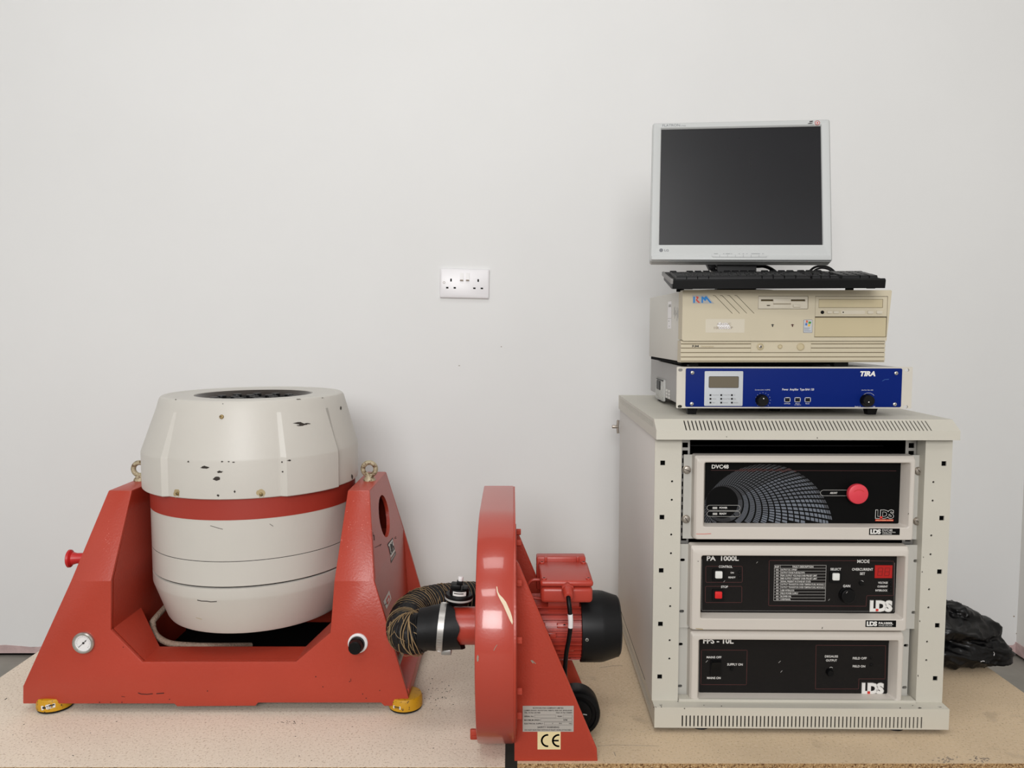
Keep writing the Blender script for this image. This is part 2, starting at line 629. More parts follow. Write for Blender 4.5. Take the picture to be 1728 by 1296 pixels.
# ------------------------------------------------------------------ chipboard sheets on pallets
for (x0, x1, y0, name, lab, mm, grp) in ((-1.18, -0.013, 1.348, 'chipboard_sheet', 'pale chipboard sheet under the red shaker', 'board', 0),
                                        (0.010, 1.13, 1.360, 'chipboard_sheet', 'scuffed tan chipboard sheet under the equipment rack', 'board_r', 1)):
    r = thing(name, lab, 'chipboard', Matrix.Translation((x0, y0, 0)))
    W_, D_ = x1 - x0, 2.20 - y0
    m = MB()
    m.box(0, W_, 0, D_, -0.018, 0)
    b = m.build('sheet', M[mm], r)
    m = MB()
    m.box(0, W_, -0.001, 0.0, -0.018, -0.0006)
    m.build('raw_edge', M['board_edge'], r, label='rough raw chipboard edge')
    p = thing('pallet', 'wooden pallet under the chipboard sheet that carries the ' + ('red shaker' if not grp else 'equipment rack'),
              'pallet', Matrix.Translation((x0, y0, FLZ)))
    zt = -0.018 - FLZ
    for k in range(5):
        m = MB()
        yy = 0.02 + k * (D_ - 0.14) / 4
        m.box(0.005, W_ - 0.005, yy, yy + 0.1, zt - 0.02, zt)
        m.build('deck_plank', M['pallet'], p)
    for k in range(3):
        m = MB()
        xx = 0.01 + k * (W_ - 0.12) / 2
        m.box(xx, xx + 0.1, 0.02, D_ - 0.02, 0, zt - 0.02)
        m.build('bearer', M['pallet'], p)
    if grp:
        SB = Surf([b], r.matrix_world)
        SB.lift = 0.00012
        m = MB()
        SB.line(m, [(1008, 1259), (1035, 1257), (1070, 1258), (1112, 1259)], 0.5, mi=0)
        SB.line(m, [(1012, 1127), (1032, 1124), (1050, 1123)], 0.6, mi=0)
        for i in range(60):
            cxp = random.choice((1592, 1602, 1645, 1662))
            SB.blob(m, random.gauss(cxp, 7), random.gauss(1283, 3), random.uniform(0.8, 2.6), random.uniform(0.5, 1.2), 7, 0.4)
        SB.line(m, [(1036, 1269), (1039, 1276)], 1.2)
        m.build('scuff_marks', M['grime'], r, label='grey scuffs on the board', kind='stuff')
    else:
        SB = Surf([b], r.matrix_world)
        SB.lift = 0.00012
        m = MB()
        for i in range(16):
            SB.blob(m, random.gauss(486, 9), random.gauss(1219, 2), random.uniform(0.5, 1.3), 0.6, 6)
        for i in range(34):
            SB.blob(m, random.gauss(738, 16), random.gauss(1170, 12), random.uniform(0.5, 1.4), 0.7, 6)
        SB.line(m, [(8, 1181), (12, 1178)], 1.2)
        for i in range(14):
            SB.blob(m, random.uniform(20, 780), random.uniform(1215, 1285), random.uniform(0.7, 1.6), 0.6, 6)
        m.build('dirt_specks', M['chip'], r, kind='stuff')

# ================================================================== VIBRATION SHAKER
SC = Vector((-0.6, 1.76, 0))
SK = Matrix.Translation(SC)
sh = thing('vibration_shaker', 'red and cream trunnion-mounted vibration shaker standing on the left chipboard sheet', 'shaker', SK)
TH = 0.010


def yf(z):  # front plate leans back above the kink
    return -0.215 if z < 0.282 else -0.215 + (z - 0.282) / (0.449 - 0.282) * 0.105


Z0 = 0.020
LOW = [(-0.422, Z0), (-0.106, Z0 - 0.0), (-0.100, Z0 - 0.006), (0.064, Z0 - 0.005), (0.069, Z0 + 0.002), (0.326, Z0 + 0.002), (0.333, Z0 - 0.005), (0.383, Z0 - 0.005),
       (0.384, 0.034), (0.316, 0.282), (0.233, 0.282), (0.223, 0.172), (0.150, 0.110), (-0.169, 0.110), (-0.232, 0.178), (-0.228, 0.282), (-0.311, 0.282),
       (-0.420, 0.058)]
TOPR = [(0.233, 0.282), (0.316, 0.282), (0.289, 0.449), (0.241, 0.449)]
TOPL = [(-0.311, 0.282), (-0.228, 0.282), (-0.231, 0.449), (-0.282, 0.449)]


def shell(polys, sgn, name):
    t = bmesh.new()
    vm = {}

    def V(x, z, k):
        key = (round(x, 4), round(z, 4), k)
        if key not in vm:
            y = yf(z) if z > 0.283 else -0.215
            vm[key] = t.verts.new((x, sgn * (-y) if sgn > 0 else y, z)) if k == 0 else t.verts.new((x, (-(y + TH)) if sgn > 0 else y + TH, z))
        return vm[key]
    edges = {}
    for P in polys:
        n = len(P)
        t.faces.new([V(x, z, 0) for x, z in P])
        t.faces.new([V(x, z, 1) for x, z in P][::-1])
        for i in range(n):
            a, b = P[i], P[(i + 1) % n]
            k = frozenset((a, b))
            edges.setdefault(k, []).append((a, b))
    for k, l in edges.items():
        if len(l) == 1:
            a, b = l[0]
            t.faces.new((V(*a, 0), V(*b, 0), V(*b, 1), V(*a, 1)))
    bmesh.ops.recalc_face_normals(t, faces=t.faces)
    be = [e for e in t.edges if len(e.link_faces) == 2 and e.calc_face_angle(0) > 0.9 and abs(e.verts[0].co.y) > 0.1]
    bmesh.ops.bevel(t, geom=be, offset=0.0022, segments=2, profile=0.5, affect='EDGES')
    mm = MB()
    mm.merge(t)
    return mm.build(name, M['red'], sh, ang=28)


frontp = shell([LOW, TOPR, TOPL], -1, 'front_plate')
rearp = shell([LOW, TOPR, TOPL], 1, 'rear_plate')


def quadbox(mb, a, b, c, d, nrm, th, holes=None):
    """thick quad a,b,c,d, thickened along nrm"""
    nrm = Vector(nrm).normalized() * th
    P = [Vector(p) for p in (a, b, c, d)]
    mb.loft([[p for p in P], [p + nrm for p in P]], True, True)


ye = 0.215 - TH
sides = []
for sg in (1, -1):
    xt, xk, xb = (0.289, 0.316, 0.332) if sg > 0 else (-0.282, -0.311, -0.328)
    m = MB()
    # upper outer side with the oval trunnion window: polygon in (y,z), lying on the leaning plane
    yt, yk = 0.110, 0.213
    outer = [(-yk + 0.012, 0.282), (yk - 0.012, 0.282), (yt - 0.004, 0.447), (-yt + 0.004, 0.447)]
    hole = circ(-0.003, 0.366, 0.060, 28, 0.048)
    lean = (xk - xt) / (0.282 - 0.447)
    t2 = MB()
    t2.plate(outer, [hole], 0, 0.008)
    for v in t2.bm.verts:
        yy, dd, zz = v.co.x, v.co.y, v.co.z
        v.co = Vector((xt + (zz - 0.447) * lean - sg * dd, yy, zz))
    bmesh.ops.recalc_face_normals(t2.bm, faces=t2.bm.faces)
    m.merge(t2.bm.copy())
    t2.bm.free()
    quadbox(m, (xk, -ye, 0.282), (xk, ye, 0.282), (xb, ye, 0.03), (xb, -ye, 0.03), (-sg, 0, 0), 0.008)
    side = m.build('side_plate', M['red'], sh)
    sides.append(side)
    m = MB()
    # inner wall facing the barrel, sloping foot and top cap
    xi = [(0.241, 0.447), (0.233, 0.282), (0.223, 0.172), (0.150, 0.110)] if sg > 0 else [(-0.231, 0.447), (-0.228, 0.282), (-0.232, 0.178), (-0.169, 0.110)]
    yy = [0.106, 0.203, 0.203, 0.203]
    for i in range(3):
        (xa, za), (xb_, zb) = xi[i], xi[i + 1]
        if i < 2:
            quadbox(m, (xa, -yy[i], za), (xa, yy[i], za), (xb_, yy[i + 1], zb), (xb_, -yy[i + 1], zb), (sg, 0, 0), 0.006)
        else:
            for s2 in (-1, 1):
                quadbox(m, (xa, s2 * 0.203, za), (xa, s2 * 0.085, za), (xb_, s2 * 0.137, zb), (xb_, s2 * 0.203, zb), (sg * 0.5, 0, -0.5), 0.006)
    quadbox(m, (xi[2][0], -0.137, 0.178), (xi[2][0], 0.137, 0.178), (xi[2][0] - sg * 0.002, 0.137, 0.034), (xi[2][0] - sg * 0.002, -0.137, 0.034), (sg, 0, 0), 0.006)
    m.build('inner_wall', M['red'], sh)
    m = MB()
    xo, xin = (0.289, 0.241) if sg > 0 else (-0.282, -0.231)
    m.box(min(xo, xin), max(xo, xin), -0.111, 0.111, 0.440, 0.4495, 0.003)
    m.build('tower_top', M['red'], sh)
    # hub seen in the oval window
    m = MB()
    m.cyl((sg * 0.248, 0.01, 0.366), (sg * 0.268, 0.01, 0.366), 0.036, n=28, bev=0.003)
    m.cyl((sg * 0.268, 0.01, 0.366), (sg * 0.276, 0.01, 0.366), 0.016, n=6)
    m.build('trunnion_hub', M['zinc'], sh)
    # black trunnion mount between barrel and tower
    m = MB()
    m.box(min(sg * 0.205, sg * 0.230), max(sg * 0.205, sg * 0.230), 0.0, 0.15, 0.19, 0.385, 0.004)
    m.build('trunnion_mount', M['rubber'], sh)
    # foot rail joining the flanges
    m = MB()
    xr = (0.348, 0.384) if sg > 0 else (-0.42, -0.384)
    m.box(xr[0], xr[1], -ye, ye, 0.018, 0.048, 0.002)
    m.build('foot_rail', M['red'], sh)
    # eyebolt
    ex = 0.268 if sg > 0 else -0.266
    m = MB()
    m.lathe([(0, 0.4495), (0.0145, 0.4495), (0.0140, 0.453), (0.0095, 0.459), (0.0085, 0.463), (0, 0.463)], 24, Matrix.Translation((ex, 0, 0)))
    ring = [(ex + 0.0148 * math.cos(a * PI / 18), 0, 0.4765 + 0.0148 * math.sin(a * PI / 18)) for a in range(36)]
    m.tube(ring, 0.0056, 12, closed=True)
    m.build('eyebolt', M['eye'], sh, ang=60, label='weathered rusty eyebolt')
# shelves at the front and rear of the well
for s2 in (-1, 1):
    m = MB()
    m.box(-0.169, 0.150, min(s2 * 0.205, s2 * 0.137), max(s2 * 0.205, s2 * 0.137), 0.102, 0.110)
    m.build('well_shelf', M['red'], sh)
m = MB()
m.box(-0.30, 0.28, -0.19, 0.19, 0.030, 0.036)  # dark sheet closes the well and stands in for its shade
m.build('base_pan', M['interior'], sh, label='dark base pan below the barrel')

# barrel: body, red band, lower shell, cover
BX, BY = 0.001, 0.012
XB = Matrix.Translation((BX, BY, 0))
RB = 0.2262


def barrel(name, prof, mm, rfun=None, n=96, ang=30):
    m = MB()
    m.lathe(prof, n, XB, 0, rfun)
    return m.build(name, mm, sh, ang=ang)


lower = barrel('lower_shell', [(0, 0.156), (0.190, 0.156), (0.195, 0.158), (0.1995, 0.165), (0.2245, 0.238), (RB, 0.244), (RB, 0.2645), (RB - 0.004, 0.2655), (RB - 0.006, 0.2665), (RB - 0.006, 0.2695), (0, 0.2695)], M['cream'])
mid = barrel('middle_shell', [(0, 0.2690), (RB - 0.001, 0.2690), (RB, 0.2700), (RB, 0.3210), (RB - 0.0008, 0.3217), (RB - 0.0008, 0.3223), (RB, 0.3230), (RB, 0.4095), (0, 0.4095)], M['cream'])
band = barrel('red_band', [(0, 0.409), (RB + 0.0006, 0.409), (RB + 0.0006, 0.490), (0, 0.490)], M['redband'])
m = MB()
for z, wd in ((0.2680, 0.0012), (0.3220, 0.0004)):
    m.lathe([(RB - 0.0055, z - wd), (RB - 0.0028 if z < 0.3 else RB - 0.0002, z - wd), (RB - 0.0028 if z < 0.3 else RB - 0.0002, z + wd), (RB - 0.0055, z + wd)], 96, XB)
m.build('joint_seal', M['blackmat'], sh, label='thin dark joint line')
BUMPS = [29.5 + 18.8, -66.0 + 18.8, 131.0 + 18.8, 224.0 + 18.8]


def cover_r(r, z, a):
    az = (math.degrees(a) + 90) % 360   # 0 faces the viewer (-y)
    best = 0
    for c in BUMPS:
        d = abs((az - c + 180) % 360 - 180)
        best = max(best, 1 - min(1, max(0, (d - 15.4) / 2.4)))
    zf = max(0, min(1, (0.632 - z) / 0.09))
    return r + 0.0088 * best * zf


cover = barrel('top_cover', [(0.128, 0.600), (0.128, 0.643), (0.131, 0.6515), (0.160, 0.6522), (0.182, 0.6522), (0.184, 0.6532), (0.196, 0.6532), (0.2000, 0.651), (0.2030, 0.646),
                             (0.2075, 0.630), (0.2085, 0.627), (0.2330, 0.536), (0.2338, 0.531), (0.2338, 0.455), (0.2325, 0.4535), (0.222, 0.4535)], M['cream'], cover_r, 600, ang=16)
m = MB()
m.lathe([(0.1278, 0.645), (0.1278, 0.560), (0, 0.560)], 64, XB)
m.build('bore', M['interior'], sh, label='dark bore inside the cover')
m = MB()
m.lathe([(0.1276, 0.6505), (0.116, 0.643), (0.110, 0.636)], 64, XB)
m.build('bore_lip', M['borelip'], sh)
m = MB()
m.lathe([(0.112, 0.634), (0.112, 0.6385), (0, 0.6385)], 64, XB)
m.build('armature', M['blackmat'], sh, label='black armature table in the bore')
STUDS = [(0, 0)] + [(0.045, a) for a in range(0, 360, 60)] + [(0.088, a + 15) for a in range(0, 360, 30)]
for r_, a_ in STUDS:
    m = MB()
    cx_, cy_ = BX + r_ * math.cos(math.radians(a_)), BY + r_ * math.sin(math.radians(a_))
    m.cyl((cx_, cy_, 0.638), (cx_, cy_, 0.6455), 0.0105, n=14, bev=0.0015)
    m.build('table_insert', M['cowl'], sh)
# screws on the cover
SCV = Surf([cover, band, mid, lower], SK)
for px, py, r_ in ((374, 703.5, 0.0052), (300, 833, 0.0045), (440.5, 834.5, 0.0045)):
    p, n, _ = SCV.hit(px, py)
    m = MB()
    m.cyl(p - n * 0.003, p + n * 0.0028, r_, r_ * 0.8, n=16, bev=0.0008)
    sc_ = m.build('screw', M['brass'], sh)
    m = MB()
    q = n.cross(Vector((0.3, 0, 1))).normalized()
    m.tube([p + n * 0.0028 - q * r_ * 0.7, p + n * 0.0028 + q * r_ * 0.7], 0.0006, 6)
    m.build('screw_slot', M['chip'], sc_)
# paint damage of the cover
m = MB()
for px, py, rx, ry, mi in ((298, 833, 7, 9, 1), (440, 832, 8, 9, 1)):
    SCV.blob(m, px, py, rx * 0.8, ry * 0.8, 14, 0.3, 0.0003, 1)
for px, py, rx, ry in ((346, 788.5, 7, 2), (371, 796.5, 5, 2), (366, 808, 5.5, 4), (368, 836, 1.8, 2), (396, 829.5, 1.6, 2), (318, 779, 1.4, 1.6), (375, 779, 2, 1.2),
                       (386, 779, 1.6, .8), (394, 780, 2.5, .7), (476, 779.5, 1.4, 1.5), (477, 796, 1.4, 1.5), (488, 777, 3, 1.2), (575, 689, 1.2, 3.4),
                       (504, 714, 8, 1.6), (512, 716, 9, 1.5), (507, 718, 6, .9), (519, 715, 5, .9), (376, 681.5, 1.3, .6), (297, 674.5, 1.4, .6), (504, 674, 4, .6), (544, 671.5, 1.5, .5), (594, 804, 1.2, 4)):
    SCV.blob(m, px, py, rx, ry, 11, 0.38)
SCV.line(m, [(333, 1012.5), (340, 1014), (350, 1014.5), (356, 1015.5), (366, 1014.8)], 1.3)
SCV.line(m, [(355, 887), (368, 891), (376, 893)], 0.8)
SCV.line(m, [(455, 884), (461, 888)], 0.7)
SCV.line(m, [(331, 1042), (341, 1045)], 0.8, mi=1)
m.build('paint_chips', [M['chip'], M['rust']], sh, label='dark chips and stains in the cream paint', kind='stuff')

# gauge
m = MB()
gx, gzz = xz(SK, 142, 1084, -0.215)
YF = -0.215
m.lathe([(0.0225, 0), (0.0225, 0.006), (0.0205, 0.0085), (0.0180, 0.0085), (0.0172, 0.006), (0.0172, 0.002)], 40, Matrix.Translation((gx, YF + 0.001, gzz)) @ Matrix.Rotation(PI / 2, 4, 'X'))
g = m.build('pressure_gauge', M['steel'], sh)
m = MB()
m.cyl((gx, YF + 0.001, gzz), (gx, YF - 0.0035, gzz), 0.0174, n=36)
m.build('dial', M['whiteplastic'], g)
m = MB()
pa, pb = Vector((gx - 0.0095, 0, gzz - 0.0085)), Vector((gx + 0.006, 0, gzz + 0.005))
d_ = (pb - pa).normalized()
m.strip([(pa.x, pa.z), (pb.x, pb.z)], 0.0009, YF - 0.0042)
m.flat(circ(gx + 0.0005, gzz, 0.0024, 12), YF - 0.0042)
m.flat([(gx + 0.003, gzz + 0.004), (gx + 0.005, gzz + 0.0025), (gx + 0.0075, gzz + 0.0075)], YF - 0.0042)
for k in range(19):
    a = math.radians(225 - k * 15)
    r1, r2 = 0.0125, 0.0148 if k % 3 == 0 else 0.0138
    m.strip([(gx + r1 * math.cos(a), gzz + r1 * math.sin(a)), (gx + r2 * math.cos(a), gzz + r2 * math.sin(a))], 0.0004, YF - 0.0037)
m.build('needle', M['dark'], g)
# control knob
kx, kz = xz(SK, 601, 1088, YF - 0.01)
m = MB()
m.lathe([(0.0205, 0), (0.0205, 0.004), (0.0185, 0.0055), (0.0135, 0.0055)], 32, Matrix.Translation((kx + 0.002, YF, kz)) @ Matrix.Rotation(PI / 2, 4, 'X'))
k = m.build('regulator_ring', M['whiteplastic'], sh)
m = MB()
m.lathe([(0.0160, 0.002), (0.0160, 0.014), (0.0145, 0.016), (0.0145, 0.018), (0.0135, 0.028), (0.012, 0.0295), (0, 0.0295)], 28, Matrix.Translation((kx + 0.001, YF, kz)) @ Matrix.Rotation(PI / 2, 4, 'X'))
m.build('knob', M['black'], k)
# red plug on the left tower
m = MB()
m.lathe([(0, 0), (0.011, 0), (0.0112, 0.022), (0.0135, 0.030), (0.0185, 0.034), (0.0190, 0.038), (0.0170, 0.0395), (0, 0.038)], 28,
        Matrix.Translation((-0.3045, -0.16, 0.314)) @ Matrix.Rotation(-PI / 2, 4, 'Y') @ Matrix.Rotation(0.12, 4, 'X'))
m.build('plug', M['redplug'], sh, label='bright red plastic plug')
# braided hose in the well
m = MB()
hp = [Vector((-0.195, 0.05, 0.175))] + [at(SK, px, py, 2, zz) for px, py, zz in ((264, 1041, 0.150), (258, 1054, 0.138), (264, 1072, 0.122), (285, 1085, 0.112), (320, 1089, 0.107), (360, 1090, 0.103))]
hp.append(Vector((0.0, -0.05, 0.075)))
m.tube(smooth_path(hp, 8), 0.0068, 12)
m.build('braided_hose', M['braid'], sh, ang=60)
# yellow air mounts
for i, (fx, fy) in enumerate(((0.374, -0.188), (-0.370, -0.188), (0.374, 0.185), (-0.370, 0.185))):
    m = MB()
    m.lathe([(0, 0), (0.030, 0), (0.0340, 0.002), (0.0345, 0.005), (0, 0.005)], 36, Matrix.Translation((fx, fy, 0)))
    f = m.build('foot_rubber', M['rubber'], sh)
    m = MB()
    m.lathe([(0.0330, 0.0045), (0.0355, 0.006), (0.0355, 0.024), (0.033, 0.030), (0.026, 0.0315), (0, 0.0315)], 36, Matrix.Translation((fx, fy, 0)))
    ft = m.build('air_mount', M['yellow'], sh)
    if fy < 0:
        sf = Surf([ft], SK)
        m = MB()
        if fx > 0:
            sf.mark(m, [(664, 1190), (676, 1192.3), (676, 1197.5), (664, 1195)], 0.0006)
            sf.line(m, [(665.5, 1192.2), (674.5, 1194)], 1.6, 0.0009, 1)
            sf.line(m, [(665.5, 1194.4), (674.5, 1196.2)], 0.6, 0.0009, 1)
        else:
            sf.mark(m, [(69.5, 1191.5), (80, 1189), (93, 1186.5), (93.5, 1193), (82, 1196.5), (70.5, 1198.5)], 0.0006)
            sf.blob(m, 74.5, 1194.2, 3, 2.2, 10, 0.1, 0.0009, 1)
            sf.line(m, [(79, 1192.3), (92, 1188.5)], 2.4, 0.0009, 1)
            sf.line(m, [(80, 1195.2), (90, 1192.4)], 0.8, 0.0009, 1)
        m.build('mount_label', [M['white'], M['dark']], ft, label='white maker label on the yellow mount')
# stickers on the right side plate and paint wear on the red frame
SS = Surf([sides[0]], SK)
m = MB()
SS.mark(m, [(653.5, 918.5), (662.5, 907), (668, 935), (659.5, 951)], 0.0004, 1)
SS.mark(m, [(654.5, 919.5), (661.8, 909.5), (666.3, 930), (658.7, 941.5)], 0.0008, 0)
SS.mark(m, [(659.1, 943.3), (666.5, 932.5), (667, 935), (659.6, 947)], 0.0008, 2)
LQ = [Vector((654.5, 919.5)), Vector((661.8, 909.5)), Vector((666.3, 930)), Vector((658.7, 941.5))]


def uvq(u, v):  # u across, v down
    a = LQ[0].lerp(LQ[1], u)
    b = LQ[3].lerp(LQ[2], u)
    p = a.lerp(b, v)
    return (p.x, p.y)


for seg in ([(.10, .15), (.10, .80), (.32, .80)], [(.42, .15), (.42, .80), (.56, .72), (.62, .45), (.55, .2), (.42, .15)], [(.92, .18), (.75, .2), (.74, .45), (.9, .52), (.9, .78), (.7, .8)]):
    SS.line(m, [uvq(*q) for q in seg], 1.3, 0.0011, 1)
m.build('maker_sticker', [M['white'], M['dark'], M['greyprint']], sides[0], label='white LDS sticker with dark outline')
m = MB()
SS.mark(m, [(646.5, 1015), (656.5, 996), (660, 1010), (652, 1028)], 0.0004, 0)
SS.mark(m, [(651, 1013), (656, 1003), (658.3, 1010.5), (653.5, 1021)], 0.0008, 1)
SS.mark(m, [(652.8, 1013.5), (655.5, 1007.5), (656.8, 1011), (654, 1016.8)], 0.0011, 0)
SS.line(m, [(649, 1021), (652, 1018)], 1.2, 0.0008, 2)
m.build('warning_sticker', [M['white'], M['redprint'], M['dark']], sides[0], label='small white and red warning sticker')
SF = Surf([frontp], SK)
m = MB()
SF.line(m, [(205, 1175), (211, 1176)], 0.8)
SF.line(m, [(233, 1169), (238, 1171), (248, 1171.6), (258, 1170.5)], 1.5)
SF.line(m, [(264, 1170.5), (277, 1169.5)], 1.6)
for px, py in ((286, 1180), (350, 1166), (590, 1150), (545, 1159), (533, 1142), (208, 1092), (641, 1165), (618, 1178), (612, 1171), (168, 1185), (187, 1185), (206, 1185)):
    SF.blob(m, px, py, 1.0, 0.9, 7)
SF.line(m, [(592, 1145), (592, 1150)], 0.8)
for a in range(70):
    px, py = random.uniform(575, 628), random.uniform(835, 975)
    if random.random() < 0.7:
        SF.blob(m, px, py, random.uniform(.4, 1.1), random.uniform(.4, 1.0), 6, mi=1)  # paler red flecks scattered over the leaning tower face
for a in range(30):
    SF.blob(m, random.gauss(183, 5), random.gauss(910, 12), random.uniform(.3, .8), random.uniform(.3, .8), 6, mi=1)
m.build('paint_specks', [M['chipred'], M['fleck']], sh, kind='stuff')
m = MB()
SS.line(m, [(632, 924), (638, 921.5), (643, 918), (641, 922)], 0.8)
SS.line(m, [(668, 905), (666, 909), (669, 908)], 0.8)
SS.line(m, [(628.5, 898), (629.5, 904), (631, 903), (631.5, 912)], 1.2)
SS.line(m, [(638, 833), (640, 843)], 0.7)
m.build('scratches', M['chipred'], sides[0], kind='stuff')

# ================================================================== BLOWER
BC = Vector((0.0, 1.48, 0.0))
BM_ = Matrix.Translation(BC)
bl = thing('centrifugal_blower', 'red centrifugal blower with finned motor standing between shaker and rack', 'blower', BM_)
AZ = 0.2135


def scroll(R0, R1, off=0.0):
    pts = []
    # from bottom-rear, through bottom, front, up to the top, then the flat discharge at the rear
    for i in range(0, 49):
        a = math.radians(-150 + i * 240 / 48)       # angle measured from the front (-y) : 0=front, 90=top
        tt = i / 48
        r = R0 + (R1 - R0) * max(0, (tt - 0.35) / 0.65) + off
        pts.append((-r * math.cos(a), AZ + r * math.sin(a)))
    return pts


prof = scroll(0.2115, 0.2335) + [(0.23, 0.447), (0.23, 0.322), (0.205, 0.25)]
m = MB()
m.prism(prof, -0.0635, 0.0035, ax='x', bev=0.0025)
casing = m.build('casing', M['redcase'], bl, ang=25)
m = MB()
m.prism(scroll(0.2100, 0.2320)[0:49] + [(0.2295, 0.4455), (0.2295, 0.322), (0.205, 0.25)], 0.0030, 0.0065, ax='x')
m.build('backplate', M['red'], bl)
m = MB()
m.cyl((0.0060, 0, AZ), (0.0085, 0, AZ), 0.199, n=64, bev=0.001)
m.build('mounting_flange', M['red'], bl)
m = MB()
m.box(-0.05, -0.01, 0.2295, 0.2315, 0.335, 0.435)  # flat dark patch paints the shade of the outlet
m.build('discharge_shade', M['interior'], bl, label='dark patch for the shade in the rear discharge opening')
# bolts
for th in (90, 74, 44, 14, -14, -33, 120, 150, 180, 210):
    a = math.radians(th)
    yb, zb = -0.189 * math.cos(a), AZ + 0.189 * math.sin(a)
    m = MB()
    m.cyl((0.006, yb, zb), (0.0085, yb, zb), 0.0068, n=18)
    m.cyl((0.0085, yb, zb), (0.0175, yb, zb), 0.0062, n=6, bev=0.0006)
    m.build('bolt', M['red'], bl, ang=30)
# brackets
BRK = [(0.0045, 0.0), (0.159, 0.0), (0.1575, 0.024), (0.013, 0.372), (0.0075, 0.381), (0.0045, 0.381)]
brs = []
for yb in (-0.110, 0.110):
    m = MB()
    m.prism(BRK, yb - 0.003, yb + 0.003, bev=0.0008)
    brs.append(m.build('bracket', M['red'], bl, ang=30))
# motor
MR = 0.054
m = MB()
m.cyl((0.006, 0, AZ), (0.136, 0, AZ), MR, n=48)
m.cyl((0.011, 0, AZ), (0.030, 0, AZ), 0.064, n=48, bev=0.003)
motor = m.build('motor', M['redbox'], bl)
NF = 34
for i in range(NF):
    a = 2 * PI * i / NF
    if 62 < math.degrees(a) % 360 < 118:
        continue
    m = MB()
    m.box(0.030, 0.133, MR - 0.002, MR + 0.0105, -0.0009, 0.0009)
    m.bm.transform(Matrix.Translation((0, 0, AZ)) @ Matrix.Rotation(a, 4, 'X'))
    m.build('fin', M['redbox'], motor)
for a, xx in ((205, 0.045), (205, 0.105), (180 + 52, 0.112), (175, 0.07), (158, 0.05), (158, 0.10)):
    m = MB()
    m.box(xx - 0.014, xx + 0.014, MR - 0.002, MR + 0.009, -0.005, 0.005, 0.002)
    m.cyl((xx, MR + 0.0085, 0), (xx, MR + 0.0095, 0), 0.0025, n=10, mi=1)
    m.bm.transform(Matrix.Translation((0, 0, AZ)) @ Matrix.Rotation(math.radians(a), 4, 'X'))
    m.build('fin_boss', [M['redbox'], M['blackmat']], motor)
# cowl
m = MB()
XC = Matrix.Translation((0, 0, AZ)) @ Matrix.Rotation(PI / 2, 4, 'Y')
m.lathe([(0.066, 0.133), (0.0685, 0.134), (0.0685, 0.172), (0.0675, 0.180), (0.0600, 0.203), (0.0585, 0.2085), (0.0545, 0.2115), (0, 0.2115)], 48, XC)
cowl = m.build('fan_cowl', M['cowl'], bl, ang=22)
p = Surf([cowl], BM_).hit(990.5, 1079.5)
m = MB()
if p:
    m.cyl(p[0] - p[1] * 0.002, p[0] + p[1] * 0.0015, 0.0033, n=16, bev=0.0005)
    m.cyl(p[0], p[0] + p[1] * 0.0017, 0.0015, n=8, mi=1)
m.build('cowl_screw', [M['steel'], M['blackmat']], cowl)
# terminal box
m = MB()
m.box(0.054, 0.1515, -0.080, 0.040, 0.2875, 0.3175, 0.007, 3)
tb = m.build('terminal_box', M['redbox'], bl, ang=30)
m = MB()
m.box(0.053, 0.1525, -0.081, 0.041, 0.3190, 0.3310, 0.005, 3)
lid = m.build('lid', M['redbox'], tb, ang=30)
for sx, sy in ((0.0605, -0.070), (0.144, -0.070), (0.0605, 0.030), (0.144, 0.030)):
    m = MB()
    m.cyl((sx, sy, 0.330), (sx, sy, 0.3335), 0.0050, n=16, bev=0.001)
    m.cyl((sx, sy, 0.3335), (sx, sy, 0.3338), 0.0024, n=6, mi=1)
    m.build('lid_screw', [M['redbox'], M['chipred']], lid)
m = MB()
m.box(0.050, 0.150, 0.046, 0.075, 0.270, 0.338, 0.003)
m.box(0.066, 0.071, 0.040, 0.048, 0.328, 0.340, 0.001)
m.box(0.131, 0.136, 0.040, 0.048, 0.328, 0.340, 0.001)
m.build('rear_housing', M['redbox'], tb, ang=30)
m = MB()
m.box(0.07, 0.13, -0.035, 0.04, 0.255, 0.290)
m.build('box_neck', M['redbox'], tb)
# loop of cable from terminal box to casing
m = MB()
lp = [(0.056, -0.02, 0.313), (0.040, -0.02, 0.312), (0.031, -0.02, 0.302), (0.030, -0.02, 0.290), (0.037, -0.02, 0.279), (0.056, -0.02, 0.275)]
m.tube(smooth_path(lp, 8), 0.0030, 10)
m.build('earth_cable', M['redbox'], bl, ang=60)
# gland and cable
gx2, gz2 = xz(BM_, 957.5, 993, -0.082)
m = MB()
m.cyl((gx2, -0.078, gz2), (gx2, -0.090, gz2 - 0.001), 0.0125, n=6, bev=0.001)
m.cyl((gx2, -0.088, gz2 - 0.001), (gx2, -0.108, gz2 - 0.007), 0.0108, 0.0082, n=18, bev=0.0015)
m.build('cable_gland', M['redbox'], bl, ang=30)
m = MB()
cp = [(gx2, -0.090, gz2 - 0.003), (gx2, -0.113, gz2 - 0.011), (gx2 + 0.002, -0.120, gz2 - 0.030), (gx2 + 0.0035, -0.118, gz2 - 0.055), (gx2 + 0.001, -0.112, gz2 - 0.085), (gx2 - 0.003, -0.100, gz2 - 0.12), (gx2 - 0.004, -0.09, gz2 - 0.17),
      (gx2 + 0.006, -0.075, 0.075), (0.115, -0.06, 0.05)]
cps = smooth_path(cp, 10)
m.tube(cps, 0.0042, 12)
cab = m.build('motor_cable', M['black'], bl, ang=60)
m = MB()
m.tube([cps[i] for i in range(22, 33)], 0.0047, 12)
m.build('cable_tag', M['whiteplastic'], cab, label='white marker sleeve on the cable')
